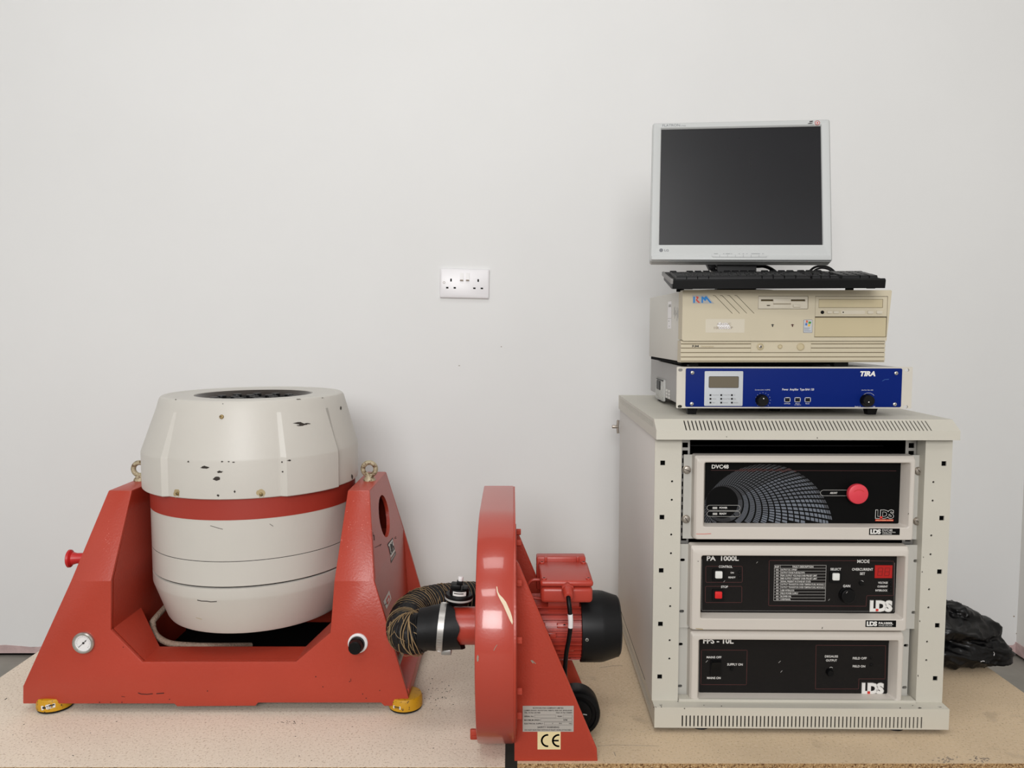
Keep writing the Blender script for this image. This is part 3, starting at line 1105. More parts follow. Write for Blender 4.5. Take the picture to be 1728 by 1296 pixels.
# inlet pipe
m = MB()
m.cyl((-0.120, 0, AZ), (-0.062, 0, AZ), 0.0365, n=40)
m.cyl((-0.066, 0, AZ), (-0.063, 0, AZ), 0.041, n=40, bev=0.001)
m.build('inlet_pipe', M['pipe'], bl)
# drain lug
m = MB()
m.box(-0.077, -0.062, -0.125, -0.117, 0.047, 0.066, 0.002)
m.box(-0.073, -0.062, -0.128, -0.114, 0.0535, 0.0565)
m.build('drain_lug', M['red'], bl)
# nameplate and CE sticker on the front bracket
YP = -0.1131
x0, x1, z0, z1 = rect(BM_, (882, 1191, 968, 1234.5), YP)
m = MB()
m.box(x0, x1, YP - 0.0006, YP, z0, z1)
npl = m.build('nameplate', M['plate'], bl)
yt_ = YP - 0.0007
W2, H2 = x1 - x0, z1 - z0


def nb(a, b, c, d):  # box in nameplate fractions (u0,v0 top) -> x0,x1,z0,z1
    return (x0 + a * W2, x0 + c * W2, z1 - d * H2, z1 - b * H2)


m = MB()
for s_, b_ in (('ROYSTON FAN COMPANY LIMITED', (.20, .055, .80, .105)), ('LUMEN ROAD, ROYSTON, HERTS, SG8 7AF. ENGLAND', (.03, .15, .97, .205)),
               ('TEL: 01763 241400', (.03, .235, .345, .285)), ('FAX: 01763 246804', (.655, .235, .97, .285)), ('SERIAL No.', (.03, .375, .22, .43)), ('YEAR', (.675, .375, .77, .43)),
               ('MAXIMUM SPEED', (.03, .52, .335, .575)), ('RPM', (.80, .515, .875, .57)), ('ELECTRICAL SUPPLY', (.03, .655, .40, .71)), ('V', (.575, .655, .60, .70)), ('PH', (.715, .655, .765, .70)), ('Hz', (.91, .655, .96, .70)),
               ('SAFETY WARNING', (.29, .79, .715, .855)), ('DO NOT RUN FAN WITHOUT INLET HOSE ATTACHED.', (.04, .905, .96, .955))):
    m.text_at(s_, *nb(*b_), yt_, 0.02)
for b_ in ((.235, .35, .65, .455), (.79, .35, .97, .455), (.35, .49, .97, .595), (.425, .63, .97, .735)):
    X0, X1, Z0_, Z1_ = nb(*b_)
    m.strip([(X0, Z0_), (X1, Z0_), (X1, Z1_), (X0, Z1_)], 0.0003, yt_, True)
m.build('nameplate_lettering', M['dark'], npl)
x0, x1, z0, z1 = rect(BM_, (907, 1234.5, 946, 1264.5), YP)
m = MB()
m.box(x0, x1, YP - 0.0004, YP, z0, z1)
ce = m.build('approval_sticker', M['ce'], bl)
m = MB()
for cxp, mid_ in ((921.5, False), (940.2, True)):
    cx_, cz_ = xz(BM_, cxp + 2.6, 1249.5, YP)
    R_ = 10.2 * 1.37 / FPX
    arc = [(cx_ + R_ * math.cos(math.radians(a)), cz_ + R_ * math.sin(math.radians(a))) for a in range(92, 269, 8)]
    m.strip(arc, R_ * 0.30, YP - 0.0005)
    if mid_:
        m.strip([(cx_ - R_ * 0.85, cz_), (cx_ - R_ * 0.15, cz_)], R_ * 0.30, YP - 0.0005)
m.build('ce_lettering', M['blackmat'], ce)
# paint damage
SBc = Surf([casing] + brs[:1], BM_)
m = MB()
sc1 = [(837.5, 990), (838.5, 999), (841, 1006), (845, 1014), (849, 1021), (853, 1030), (857, 1039), (861, 1048), (864.6, 1054)]
sc2 = [(839, 990), (840.5, 999), (843.5, 1004), (848.5, 1009), (854, 1016), (858, 1025), (861.5, 1033), (864, 1041), (865.2, 1049)]
for q in range(8):
    SBc.mark(m, [sc1[q], sc2[q], sc2[q + 1], sc1[q + 1]], 0.0007)
SBc.blob(m, 806.2, 1111, 1.6, 5, 12, 0.35, mi=2)
SBc.line(m, [(896, 1114), (900, 1119)], 2.0, mi=2)
SBc.line(m, [(898, 1114), (904, 1120)], 1.2, mi=2)
SBc.line(m, [(833, 1098), (836, 1092), (839, 1088)], 0.9, mi=2)
m.build('paint_damage', [M['filler'], M['rust'], M['grime']], bl, kind='stuff')

# round black plug lying behind the front bracket
PM = Matrix.Translation((0.128, 1.470, 0.0465))
pl = thing('power_plug', 'round black cable plug lying behind the blower front bracket', 'plug', PM)
m = MB()
XP = Matrix.Rotation(PI / 2, 4, 'X')
m.lathe([(0, -0.03), (0.036, -0.03), (0.0445, -0.022), (0.0455, 0.0), (0.0455, 0.018), (0.043, 0.022), (0.037, 0.0225), (0.036, 0.019), (0.030, 0.0185), (0.028, 0.022), (0.012, 0.023), (0, 0.023)], 40, XP)
m.build('plug_body', M['black'], pl)
m = MB()
a = math.radians(58)
m.box(-0.008, 0.008, -0.015, 0.012, 0.043, 0.0505, 0.0015, X=Matrix.Rotation(-math.radians(32), 4, 'Y'))
m.build('latch', M['black'], pl)
m = MB()
m.box(0.010, 0.018, -0.0245, -0.0225, 0.004, 0.0055, X=Matrix.Rotation(0.2, 4, 'Y'))
m.build('plug_mark', M['greyprint'], pl)

# ================================================================== FLEXIBLE DUCT
DM = Matrix.Translation((0, 0, 0))
du = thing('flexible_duct', 'black flexible air hose bound with tan wire, clamped on the blower inlet', 'hose', Matrix.Translation((-0.18, 1.48, 0.21)))
DO = Vector((-0.18, 1.48, 0.21))
cl = [Vector(p) for p in ((-0.172, 1.478, 0.203), (-0.196, 1.482, 0.196), (-0.213, 1.505, 0.191), (-0.219, 1.545, 0.193), (-0.212, 1.592, 0.198), (-0.190, 1.635, 0.198), (-0.150, 1.675, 0.192), (-0.10, 1.715, 0.182), (-0.04, 1.75, 0.172), (0.04, 1.78, 0.15))]
path = [p - DO for p in smooth_path(cl, 14)]
RD = 0.0385


def duct_r(t):
    return RD * (1 + 0.035 * math.sin(t * 2 * PI * 44)) * (1.0 if t > 0.06 else 0.92 + t * 1.3)


m = MB()
fine = []
N_ = 360
for i in range(N_ + 1):
    f = i / N_ * (len(path) - 1)
    j = min(int(f), len(path) - 2)
    fine.append(path[j].lerp(path[j + 1], f - j))
m.tube(fine, RD, 28, rfun=duct_r)
m.build('hose_wall', M['duct'], du, ang=70)
# frames along the path, for the wire
frs = []
up = Vector((0, 0, 1))
for i, p in enumerate(fine):
    d = (fine[min(i + 1, N_)] - fine[max(i - 1, 0)]).normalized()
    u = d.cross(up).normalized()
    up = u.cross(d).normalized()
    frs.append((p, u, up))


def on_duct(t, a, lift=1.04):
    i = min(int(t * N_), N_)
    p, u, v = frs[i]
    rr = duct_r(t) * lift
    return p + (u * math.cos(a) + v * math.sin(a)) * rr


m = MB()
turns = 44
sp = []
for i in range(turns * 18):
    t = 0.16 + 0.84 * i / (turns * 18)
    sp.append(on_duct(t, 2 * PI * i / 18, 1.02 + 0.012 * math.sin(i * 0.37)))
m.tube(sp, 0.00055, 4)
for k in range(22):   # broken strands
    t0 = random.uniform(0.16, 0.7)
    a0 = random.uniform(0, 2 * PI)
    L = random.uniform(0.5, 1.8)
    m.tube([on_duct(t0 + 0.02 * q * random.uniform(-0.2, 0.4), a0 + L * q / 5, 1.05) for q in range(6)], 0.0007, 4)
m.build('wire_spiral', M['wire'], du, ang=70)
m = MB()
for k in range(20):   # loose tangle near the cuff
    t0 = random.uniform(0.02, 0.24)
    a0 = random.uniform(0, 2 * PI)
    L = random.uniform(0.25, 0.9)
    dt = random.uniform(-0.07, 0.07)
    m.tube([on_duct(max(0.0, min(1, t0 + dt * q / 5)), a0 + L * q / 5, 1.06 + 0.03 * math.sin(q)) for q in range(6)], random.uniform(0.0004, 0.0010), 5)
for k in range(5):    # the bundle wound round the end
    t0 = 0.075 + 0.006 * k
    m.tube([on_duct(t0 + 0.012 * math.sin(q * 0.35 + k), 2 * PI * q / 24, 1.07 + 0.01 * (k % 2)) for q in range(25)], 0.0010, 5)
m.build('binding_wire', M['wire'], du, ang=70, label='loose tan wire wound round the hose end')
# rubber cuff with torn edge, clamp
m = MB()
loops = []
for i in range(9):
    t = i / 8
    lp = []
    for k in range(40):
        a = 2 * PI * k / 40
        xx = -0.185 + 0.0 * t
        edge = -0.108 + 0.010 * math.sin(a * 1.0 + 3.6) + 0.004 * math.sin(3 * a) + 0.0025 * math.sin(7 * a)
        xx = -0.184 + (edge + 0.184) * t
        rr = 0.0405 + 0.0045 * t + (0.0012 if 0.35 < t < 0.7 else 0)
        lp.append(Vector((xx, 1.48 - 0.004 * (1 - t) + rr * math.cos(a), AZ - 0.006 * (1 - t) + rr * math.sin(a))) - DO)
    loops.append(lp)
inner = [Vector((q.x - 0.002, q.y, q.z)) + (Vector((q.x, 1.48 - DO.y, AZ - DO.z)) - q) * 0.18 for q in loops[-1]]
m.loft(loops + [inner], True, False)
m.build('rubber_cuff', M['rubber'], du, ang=60)
m = MB()
XD = Matrix.Translation(Vector((-0.139, 1.4795, AZ - 0.002)) - DO) @ Matrix.Rotation(PI / 2, 4, 'Y') @ Matrix.Rotation(math.radians(5), 4, 'Y')
m.lathe([(0.0452, -0.006), (0.0466, -0.006), (0.0466, 0.006), (0.0452, 0.006)], 48, XD)
for i in range(48):
    a = 2 * PI * i / 48
    m.box(0.0466, 0.0469, -0.0007, 0.0007, -0.0035, 0.0035, X=XD @ Matrix.Rotation(a, 4, 'Z'))
m.box(-0.150 - DO.x + 0.01, -0.130 - DO.x + 0.01, 1.468 - DO.y, 1.486 - DO.y, AZ - 0.056 - DO.z, AZ - 0.045 - DO.z, 0.002)
m.build('hose_clamp', M['zinc'], du, ang=30)
# pressure switch
swp = Vector((-0.1065, 1.492, 0.2590))
sw = thing('pressure_switch', 'small round black pressure switch with white cap above the hose cuff', 'switch', Matrix.Translation(swp) @ Matrix.Rotation(math.radians(4), 4, 'Y'))
m = MB()
m.lathe([(0, -0.004), (0.020, -0.004), (0.022, 0.002), (0.0275, 0.004), (0.0275, 0.006), (0, 0.006)], 36)
m.build('switch_base', M['black'], sw)
m = MB()
m.lathe([(0.0277, 0.0055), (0.0282, 0.006), (0.0282, 0.009), (0.0277, 0.0095)], 36)
m.build('seal_ring', M['greyprint'], sw)
m = MB()
m.lathe([(0, 0.009), (0.0278, 0.009), (0.0278, 0.013), (0.026, 0.0155), (0.0195, 0.016), (0.0185, 0.026), (0.0175, 0.027), (0, 0.027)], 36)
m.box(-0.017, 0.003, -0.012, 0.012, 0.026, 0.036, 0.002)
m.box(0.006, 0.017, -0.010, 0.010, 0.026, 0.031, 0.001)
m.box(-0.006, 0.006, -0.006, 0.006, 0.034, 0.042, 0.001)
m.build('switch_body', M['black'], sw, ang=30)
m = MB()
m.cyl((0.001, 0, 0.041), (0.001, 0, 0.050), 0.0052, n=18, bev=0.0012)
m.build('cap', M['whiteplastic'], sw)
m = MB()
m.prism([(-0.0142 + 0.0188 * 0, 0)] * 0 or [(0.0203 * math.sin(math.radians(a)), -0.0203 * math.cos(math.radians(a))) for a in range(-35, 46, 8)] + [(0.0183 * math.sin(math.radians(a)), -0.0183 * math.cos(math.radians(a))) for a in range(45, -36, -8)], 0.0165, 0.0245, ax='z')
lb = m.build('switch_label', M['white'], sw)
m = MB()
m.prism([(0.0206 * math.sin(math.radians(a)), -0.0206 * math.cos(math.radians(a))) for a in range(-28, 33, 8)] + [(0.0183 * math.sin(math.radians(a)), -0.0183 * math.cos(math.radians(a))) for a in range(32, -29, -8)], 0.0208, 0.0226, ax='z')
m.build('label_print', M['dark'], lb)

# ================================================================== EQUIPMENT RACK
RK = frame_matrix((0.283, 1.468, 0), -0.8)
rk = thing('equipment_rack', 'cream short equipment rack cabinet with vented top and base on the right chipboard', 'rack', RK)
RW, RDp = 0.581, 0.588
# base
m = MB()
slots = []
n = 62
for i in range(n):
    xc = 0.0555 + i * (0.527 - 0.0555) / (n - 1)
    slots.append([(xc - 0.0013, 0.0125), (xc + 0.0013, 0.0125), (xc + 0.0013, 0.0355), (xc - 0.0013, 0.0355)])
m.plate([(0, 0.010), (RW, 0.010), (RW, 0.0495), (0, 0.0495)], slots, 0, 0.003)
ss = []
for i in range(70):
    yc = 0.05 + i * 0.0072
    ss.append([(yc - 0.0015, 0.016), (yc + 0.0015, 0.016), (yc + 0.0015, 0.036), (yc - 0.0015, 0.036)])
m.plate([(0.003, 0.010), (RDp, 0.010), (RDp, 0.0495), (0.003, 0.0495)], ss, 0, 0.0003, X=Matrix(((0, 1, 0, 0), (1, 0, 0, 0), (0, 0, 1, 0), (0, 0, 0, 1))))
m.box(RW - 0.003, RW, 0.003, RDp, 0.010, 0.0495)
m.box(0.003, RW - 0.003, RDp - 0.003, RDp, 0.010, 0.0495)
m.plate([(0, 0), (RW, 0), (RW, 0.12), (0, 0.12)], [circ(0.014, 0.010, 0.0035, 12), circ(RW - 0.014, 0.010, 0.0035, 12)], 0, 0.0025,
        X=Matrix.Translation((0, 0, 0.0495)) @ Matrix(((1, 0, 0, 0), (0, 0, 1, 0), (0, 1, 0, 0), (0, 0, 0, 1))))
m.box(0.053, 0.5275, 0.024, 0.046, 0.0495, 0.0565, 0.001, 1)
m.build('base', M['rack'], rk, ang=30)
m = MB()
m.box(0.004, RW - 0.004, 0.02, RDp - 0.004, 0.044, 0.049)
m.box(0.004, RW - 0.004, 0.0065, 0.0085, 0.0102, 0.044)  # added dark sheets make the slots read as shaded
m.box(0.004, 0.006, 0.036, RDp - 0.006, 0.011, 0.044)
m.build('base_vent_shade', M['interior'], rk, label='dark sheet for the shade behind the base vents')
for xx in (0.075, 0.465):
    m = MB()
    m.box(xx, xx + 0.045, 0.012, 0.05, 0.007, 0.0115)
    m.build('foot_plate', M['rack'], rk)
    for yy in (0.032, 0.53):
        m = MB()
        m.cyl((xx + 0.022, yy, 0), (xx + 0.022, yy, 0.0105), 0.020, 0.017, n=24)
        m.build('foot', M['rubber'], rk)
# posts
ZP0, ZP1 = 0.052, 0.586
for side_ in (0, 1):
    x0, x1 = (-0.001, 0.0515) if side_ == 0 else (0.529, 0.5815)
    sgn = 1 if side_ == 0 else -1
    base = x0 if side_ == 0 else x1
    holes = []
    for zc in (0.537, 0.428, 0.320, 0.2105, 0.1015):
        xc = base + sgn * 0.0155
        holes.append([(xc - 0.0047, zc - 0.0047), (xc + 0.0047, zc - 0.0047), (xc + 0.0047, zc + 0.0047), (xc - 0.0047, zc + 0.0047)])
    for zc in (0.500, 0.463, 0.393, 0.355, 0.284, 0.247, 0.177, 0.139):
        xc = base + sgn * 0.0345
        holes.append(circ(xc, zc, 0.0022, 10))
    m = MB()
    m.plate([(x0, ZP0), (x1, ZP0), (x1, ZP1), (x0, ZP1)], holes, 0.028, 0.031)
    xi = x1 if side_ == 0 else x0
    m.box(min(xi, xi - sgn * 0.003), max(xi, xi - sgn * 0.003), 0.031, 0.075, ZP0, ZP1)
    m.build('post', M['rack'], rk, ang=30)
    m = MB()
    m.box(x0 + 0.004, x1 - 0.004, 0.036, 0.040, ZP0, ZP1)  # dark sheet stands in for shade behind the holes
    m.build('post_hole_shade', M['interior'], rk)
    # perforated 19 inch rail just inside
    xr0, xr1 = (0.0535, 0.0745) if side_ == 0 else (0.506, 0.527)
    hs = []
    zc = 0.075
    while zc < 0.575:
        hs.append([(xr0 + 0.006, zc - 0.005), (xr1 - 0.004, zc - 0.005), (xr1 - 0.004, zc + 0.005), (xr0 + 0.006, zc + 0.005)])
        zc += 0.0159
    m = MB()
    m.plate([(xr0, 0.056), (xr1, 0.056), (xr1, 0.582), (xr0, 0.582)], hs, 0.060, 0.062)
    m.build('mounting_rail', M['zinc'], rk)
# side panels, back, dark sheets standing for the shade inside
for xx in (0.0, RW - 0.004):
    m = MB()
    m.box(xx, xx + 0.004, 0.031, 0.582, 0.052, 0.585, 0.001)
    m.build('side_panel', M['rackside'], rk)
m = MB()
m.box(0.004, RW - 0.004, 0.578, 0.582, 0.052, 0.585)
m.build('back_panel', M['rackside'], rk)
m = MB()
m.box(0.006, 0.009, 0.078, 0.57, 0.053, 0.583)
m.box(RW - 0.009, RW - 0.006, 0.078, 0.57, 0.053, 0.583)
m.box(0.009, RW - 0.009, 0.560, 0.563, 0.053, 0.583)
m.box(0.009, RW - 0.009, 0.08, 0.56, 0.580, 0.583)
m.build('inner_shade', M['interior'], rk, label='dark sheets for the shade inside the cabinet')
# dark equipment seen above the top unit
m = MB()
m.box(0.085, 0.50, 0.14, 0.45, 0.5535, 0.5560)
m.build('inner_shelf', M['cowl'], rk)
# cap
m = MB()
ZB, ZM, ZT = 0.5865, 0.6045, 0.6235
X0, X1 = -0.003, 0.5825
m.box(X0, X1, 0.005, 0.009, ZB, ZM - 0.0)
sl = math.hypot(0.030, ZT - ZM)
ang_ = math.atan2(ZT - ZM, 0.030)
hs = []
n = 64
for i in range(n):
    xc = 0.0555 + i * (0.5275 - 0.0555) / (n - 1)
    hs.append([(xc - 0.0012, 0.0006), (xc + 0.0012, 0.0006), (xc + 0.0012, sl - 0.004), (xc - 0.0012, sl - 0.004)])
# plate built in (x, along slope), then tilted
XS = Matrix.Translation((0, 0.005, ZM)) @ Matrix.Rotation(ang_ - PI / 2, 4, 'X')
m.plate([(X0, 0), (X1, 0), (X1, sl), (X0, sl)], hs, 0, 0.002, X=XS)
m.box(X0, X1, 0.034, RDp, ZT - 0.003, ZT)
ss = []
for i in range(84):
    yc = 0.045 + i * 0.0062
    ss.append([(yc - 0.0014, ZM + 0.001), (yc + 0.0014, ZM + 0.001), (yc + 0.0014 + 0.002, ZT - 0.006), (yc - 0.0014 + 0.002, ZT - 0.006)])
SW = Matrix(((0, 1, 0, 0), (1, 0, 0, 0), (0, 0, 1, 0), (0, 0, 0, 1)))
m.plate([(0.009, ZB), (RDp, ZB), (RDp, ZT - 0.003), (0.034, ZT - 0.003), (0.009, ZM)], ss, X0, X0 + 0.0003, X=SW)
m.plate([(0.009, ZB), (RDp, ZB), (RDp, ZT - 0.003), (0.034, ZT - 0.003), (0.009, ZM)], [], X1 - 0.003, X1, X=SW)
m.box(X0 + 0.003, X1 - 0.003, RDp - 0.003, RDp, ZB, ZT - 0.003)
cap = m.build('cap', M['rack'], rk, ang=25)
m = MB()
m.box(X0 + 0.004, X1 - 0.004, 0.012, RDp - 0.004, ZB + 0.0005, ZB + 0.003)
m.box(X0 + 0.005, X1 - 0.005, 0.036, 0.040, ZB + 0.003, ZT - 0.004)  # added dark sheets paint the shade behind the vents
m.box(X0 + 0.005, X0 + 0.007, 0.042, RDp - 0.006, ZB + 0.0035, ZT - 0.004)
m.build('cap_vent_shade', M['interior'], rk, label='dark sheet for the shade behind the top vents')
# lock handle on the rear left edge
m = MB()
lz, ly = 0.537, 0.592
lx, _ = xz(RK, 1045, 718, ly)
m.cyl((-0.002, ly, lz), (-0.020, ly, lz), 0.0045, n=14, bev=0.001)
m.tube([(-0.0035, ly, lz + 0.018), (-0.0045, ly, lz), (-0.0035, ly, lz - 0.018)], 0.0036, 12)
m.build('lock_handle', M['nickel'], rk, ang=40)
# chips on base
SR = Surf([o for o in rk.children if o.name.startswith('base') or o.name.startswith('cap') or o.name.startswith('post')], RK)
m = MB()
for px, py, rx, ry in ((1105.5, 1193.5, 2.4, .8), (1116, 1193, .9, .7), (1155, 1195.5, 1.2, 1), (1217.5, 1191.8, 1, 1), (1144, 1184, .8, .8), (1188, 1190.5, 1, .5), (1519, 1195, 1.2, .9), (1552, 1195, 3, .8), (1600.5, 1196, 1, 2),
                       (1379, 739, 1, 1), (1226, 737, 1, .6), (1540, 1191, 1, .5), (1556, 965, .8, 1.2), (1558, 940, .7, 1), (1552, 1048, .8, 1.6), (1549, 1140, .8, 1.6), (1592, 1164, 1, 1)):
    SR.blob(m, px, py, rx, ry, 8)
m.build('paint_chips', M['chip'], rk, kind='stuff')


# ------------------------------------------------------------------ rack units
def bl_rect(Mx, tl, br, y):
    a, b = xz(Mx, *tl, y), xz(Mx, *br, y)
    return a[0], b[0], b[1], a[1]


def rack_unit(name, label, x0, x1, z0, z1, YFr, flange, bez, opening, panel, panelmat, slots, depth=0.40):
    """all measured boxes in pixels; YFr = flange plane in the rack frame; bezel stands BP in front of it"""
    U = RK @ Matrix.Translation((x0, YFr, z0))
    t = thing(name, label, 'rack unit', U)
    W_, H_ = x1 - x0, z1 - z0
    BP = 0.026
    m = MB()
    hs = []
    for zc in slots:
        for sg in (0, 1):
            if sg == 0:
                hs.append(rrect(0.001, 0.0105, zc - 0.003, zc + 0.003, 0.0028, 3))
            else:
                hs.append(rrect(W_ - 0.0105, W_ - 0.001, zc - 0.003, zc + 0.003, 0.0028, 3))
    bx0, bx1 = xz(U, bez[0], (bez[1] + bez[3]) / 2, -BP)[0], xz(U, bez[2], (bez[1] + bez[3]) / 2, -BP)[0]
    m.plate([(0, 0), (W_, 0), (W_, H_), (0, H_)], hs + [[(bx0 + 0.012, 0.006), (bx1 - 0.012, 0.006), (bx1 - 0.012, H_ - 0.006), (bx0 + 0.012, H_ - 0.006)]], 0, 0.003)
    m.build('flange', M['flange'], t, ang=30)
    m = MB()
    m.box(bx0 + 0.002, bx1 - 0.002, 0.0035, depth, 0.004, H_ - 0.004)
    m.build('chassis', M['cowl'], t)
    # bezel loft
    ox0, ox1, oz0, oz1 = rect(U, opening, -BP)
    px1, pz0 = xz(U, panel[2], (panel[1] + panel[3]) / 2, -0.002)[0], xz(U, (panel[0] + panel[2]) / 2, panel[3], -0.002)[1]
    dx, dz = max(0.002, ox1 - px1), max(0.002, pz0 - oz0)
    zb, zt = max(0.0015, 0.0), H_ - 0.0015
    bz0 = xz(U, (bez[0] + bez[2]) / 2, bez[3], -BP)[1]
    bz1 = xz(U, (bez[0] + bez[2]) / 2, bez[1], -BP)[1]
    zb, zt = max(bz0, 0.0008), min(bz1, H_ + 0.004)
    def R(a, b, c, d, r, y):
        return [(p, y, q) for p, q in rrect(a, b, c, d, r, 5)]
    L = [R(bx0, bx1, zb, zt, 0.004, 0.0), R(bx0 + 0.001, bx1 - 0.001, zb, zt - 0.001, 0.004, -BP + 0.006), R(bx0 + 0.004, bx1 - 0.002, zb + 0.0008, zt - 0.006, 0.004, -BP + 0.0012),
         R(bx0 + 0.006, bx1 - 0.004, zb + 0.002, zt - 0.009, 0.004, -BP), R(ox0 - 0.0015, ox1 + 0.0015, oz0 - 0.0015, oz1 + 0.0015, 0.0045, -BP), R(ox0, ox1, oz0, oz1, 0.004, -BP + 0.0015),
         R(ox0 + dx * 0.9, ox1 - dx, oz0 + dz, oz1 - dz * 0.9, 0.003, -0.0018), R(ox0 + dx * 0.9, ox1 - dx, oz0 + dz, oz1 - dz * 0.9, 0.003, 0.0)]
    m = MB()
    m.loft(L)
    m.build('bezel', M['bezel'], t, ang=25)
    m = MB()
    m.box(ox0 + dx * 0.4, ox1 - dx * 0.4, -0.0015, 0.0025, oz0 + dz * 0.4, oz1 - dz * 0.4)
    pan = m.build('fascia', M[panelmat], t)
    return t, U, pan, BP


def outline(m, U, path, y, wpx=0.9, closed=True, mi=0):
    m.strip([xz(U, px, py, y) for px, py in path], wpx * 1.5 / FPX, y, closed, mi)


def box_outline(m, U, b, y, wpx=0.9, rpx=1.5, mi=0):
    x0, x1, z0, z1 = rect(U, b, y)
    m.strip(rrect(x0, x1, z0, z1, rpx * 1.5 / FPX, 3), wpx * 1.5 / FPX, y, True, mi)


def maker_logo(m, U, b, y, white=0, halo=None, inner=None, redm=None, red_b=None):
    x0, x1, z0, z1 = rect(U, b, y)
    if halo is not None:
        m.text_at('LDS', x0 - 0.0012, x1 + 0.0012, z0 - 0.0012, z1 + 0.0012, y, 0.085, 0, 0.82, halo)
        y -= 0.00015
    m.text_at('LDS', x0, x1, z0, z1, y, 0.06, 0, 0.82, white)
    if inner is not None:
        k = 0.0008
        m.text_at('LDS', x0 + k, x1 - k, z0 + k, z1 - k, y - 0.0002, 0.032, 0, 0.835, inner)
    if red_b:
        a = rect(U, red_b, y)
        m.flat([(a[0], a[2]), (a[1], a[2]), (a[1], a[3]), (a[0], a[3])], y - 0.0004, redm)


# --- DVC48
PY = -0.0016
t, U, pan, BP = rack_unit('vibration_controller', 'black-fronted vibration controller with grey mesh graphic and red abort button, top unit of the rack',
                          0.0605, 0.532, 0.379, 0.550, 0.050, None, (1171.5, 769, 1544.5, 911.5), (1188, 781, 1535.5, 890), (1188, 781, 1518.5, 883.5), 'panel', ())
m = MB()
x0p, x1p, z0p, z1p = rect(U, (1189, 782, 1518, 882), PY)
hc, oc = Vector((1180 + 262 / 6.912, 775 + 500 / 6.912)), Vector((1180 + 770 / 6.912, 775 + 850 / 6.912))
hr, orr = 183 / 6.912, 795 / 6.912
xs = [440, 508, 578, 652, 728, 805, 880, 955, 1030, 1101, 1170, 1235, 1293, 1345, 1393, 1436, 1475, 1508, 1537, 1560]
ss_ = [(x - 440) / 1120.0 for x in xs]
NT = 80


def gp(s, th):
    c = hc.lerp(oc, s)
    r = hr + (orr - hr) * s
    for q in range(12):      # the spokes run square to the rings near the hole, then drift
        sq = 0.45 + (s - 0.45) * (q + 0.5) / 12
        rq = hr + (orr - hr) * sq
        dc = oc - hc
        th -= 0.8 * (1 - sq) * (-math.sin(th) * dc.x + math.cos(th) * dc.y) / rq * (s - 0.45) / 12
    return (c.x + r * math.cos(th), c.y + r * 1.0 * math.sin(th))


for i in range(len(ss_) - 1):
    for k in range(NT):
        sa, sb = ss_[i], ss_[i + 1]
        g_ = 0.12
        da, gs = 2 * PI / NT, (sb - sa)
        q = [(sa + gs * g_, k + 0.17), (sb - gs * g_, k + 0.17), (sb - gs * g_, k + 0.83), (sa + gs * g_, k + 0.83)]
        pp = [gp(s_, da * kk) for s_, kk in q]
        cxp, cyp = sum(p[0] for p in pp) / 4, sum(p[1] for p in pp) / 4
        if not (1189.2 < cxp < 1518 and 783.5 < cyp < 882.3):
            continue
        # only the near side of the horn shows
        if sa > 0.34 and cxp < 1180 + 620 / 6.912 and cyp > 775 + 330 / 6.912 and cxp < 1225:
            continue
        if (1194 < cxp < 1248.5 and (853 < cyp < 861 or 863.3 < cyp < 871.2)) and (cxp < 1240):
            continue
        pp = [(min(max(p[0], 1189.0), 1518), min(max(p[1], 782.5), 882.8)) for p in pp]
        dist = math.hypot(cxp - 1349, (cyp - 884) * 1.5)
        lv = 3 if dist < 62 else (2 if dist < 118 else 1)
        if i > 16 or (i < 1):
            lv = max(0, lv - 1)
        if cyp < 796:
            lv = 1
        if cyp < 789:
            lv = 0
        if 791 < cyp < 795.5:
            lv = 4
        m.poly([(a[0], PY - 0.0001, a[1]) for a in [xz(U, *p, PY) for p in pp]], lv)
m.build('panel_graphic', [M['g0'], M['g1'], M['g2'], M['g3'], M['g4']], pan, label='grey horn-shaped mesh graphic')
m = MB()
m.text('DVC48', U, (1201, 784, 1229.6, 790.8), PY, 0.03)
m.text('ABORT', U, (1400.6, 830.3, 1413, 833.4), PY, 0.02)
m.text('POWER', U, (1214, 855.3, 1227.4, 858.4), PY - 0.0003, 0.02)
m.text('READY', U, (1214, 865.2, 1226, 868.3), PY - 0.0003, 0.02)
for b in ((1202.4, 855.3, 1210.2, 858.9), (1202.6, 865.3, 1210.2, 868.8)):
    a = rect(U, b, PY)
    m.flat([(a[0], a[2]), (a[1], a[2]), (a[1], a[3]), (a[0], a[3])], PY - 0.0003, 1)
box_outline(m, U, (1193, 852.6, 1249, 861.4), PY - 0.0003, 0.6, 4.4, 1)
box_outline(m, U, (1193, 862.8, 1249, 871.6), PY - 0.0003, 0.6, 4.4, 1)
outline(m, U, [(1436, 827), (1389, 827), (1385.5, 828.8), (1384, 831.8), (1385.5, 835), (1389, 836.6), (1436, 836.6)], PY - 0.0003, 0.6, False, 1)
outline(m, U, [(1200, 793.6), (1512, 794.6)], PY, 0.6, False, 2)
maker_logo(m, U, (1477, 860, 1508.5, 875.3), PY, 0, None, 4, 3, (1484.6, 871.3, 1488.8, 875))
a = rect(U, (1477, 876.4, 1507.6, 879.4), PY)
m.flat([(a[0], a[2]), (a[1], a[2]), (a[1], a[3]), (a[0], a[3])], PY, 3)
m.text('LING DYNAMIC SYSTEMS', U, (1478, 877.1, 1506.6, 878.8), PY - 0.0003, 0.01, mi=5)
m.build('fascia_lettering', [M['white'], M['greyprint'], M['redline'], M['redprint'], M['panel'], M['ce']], pan)


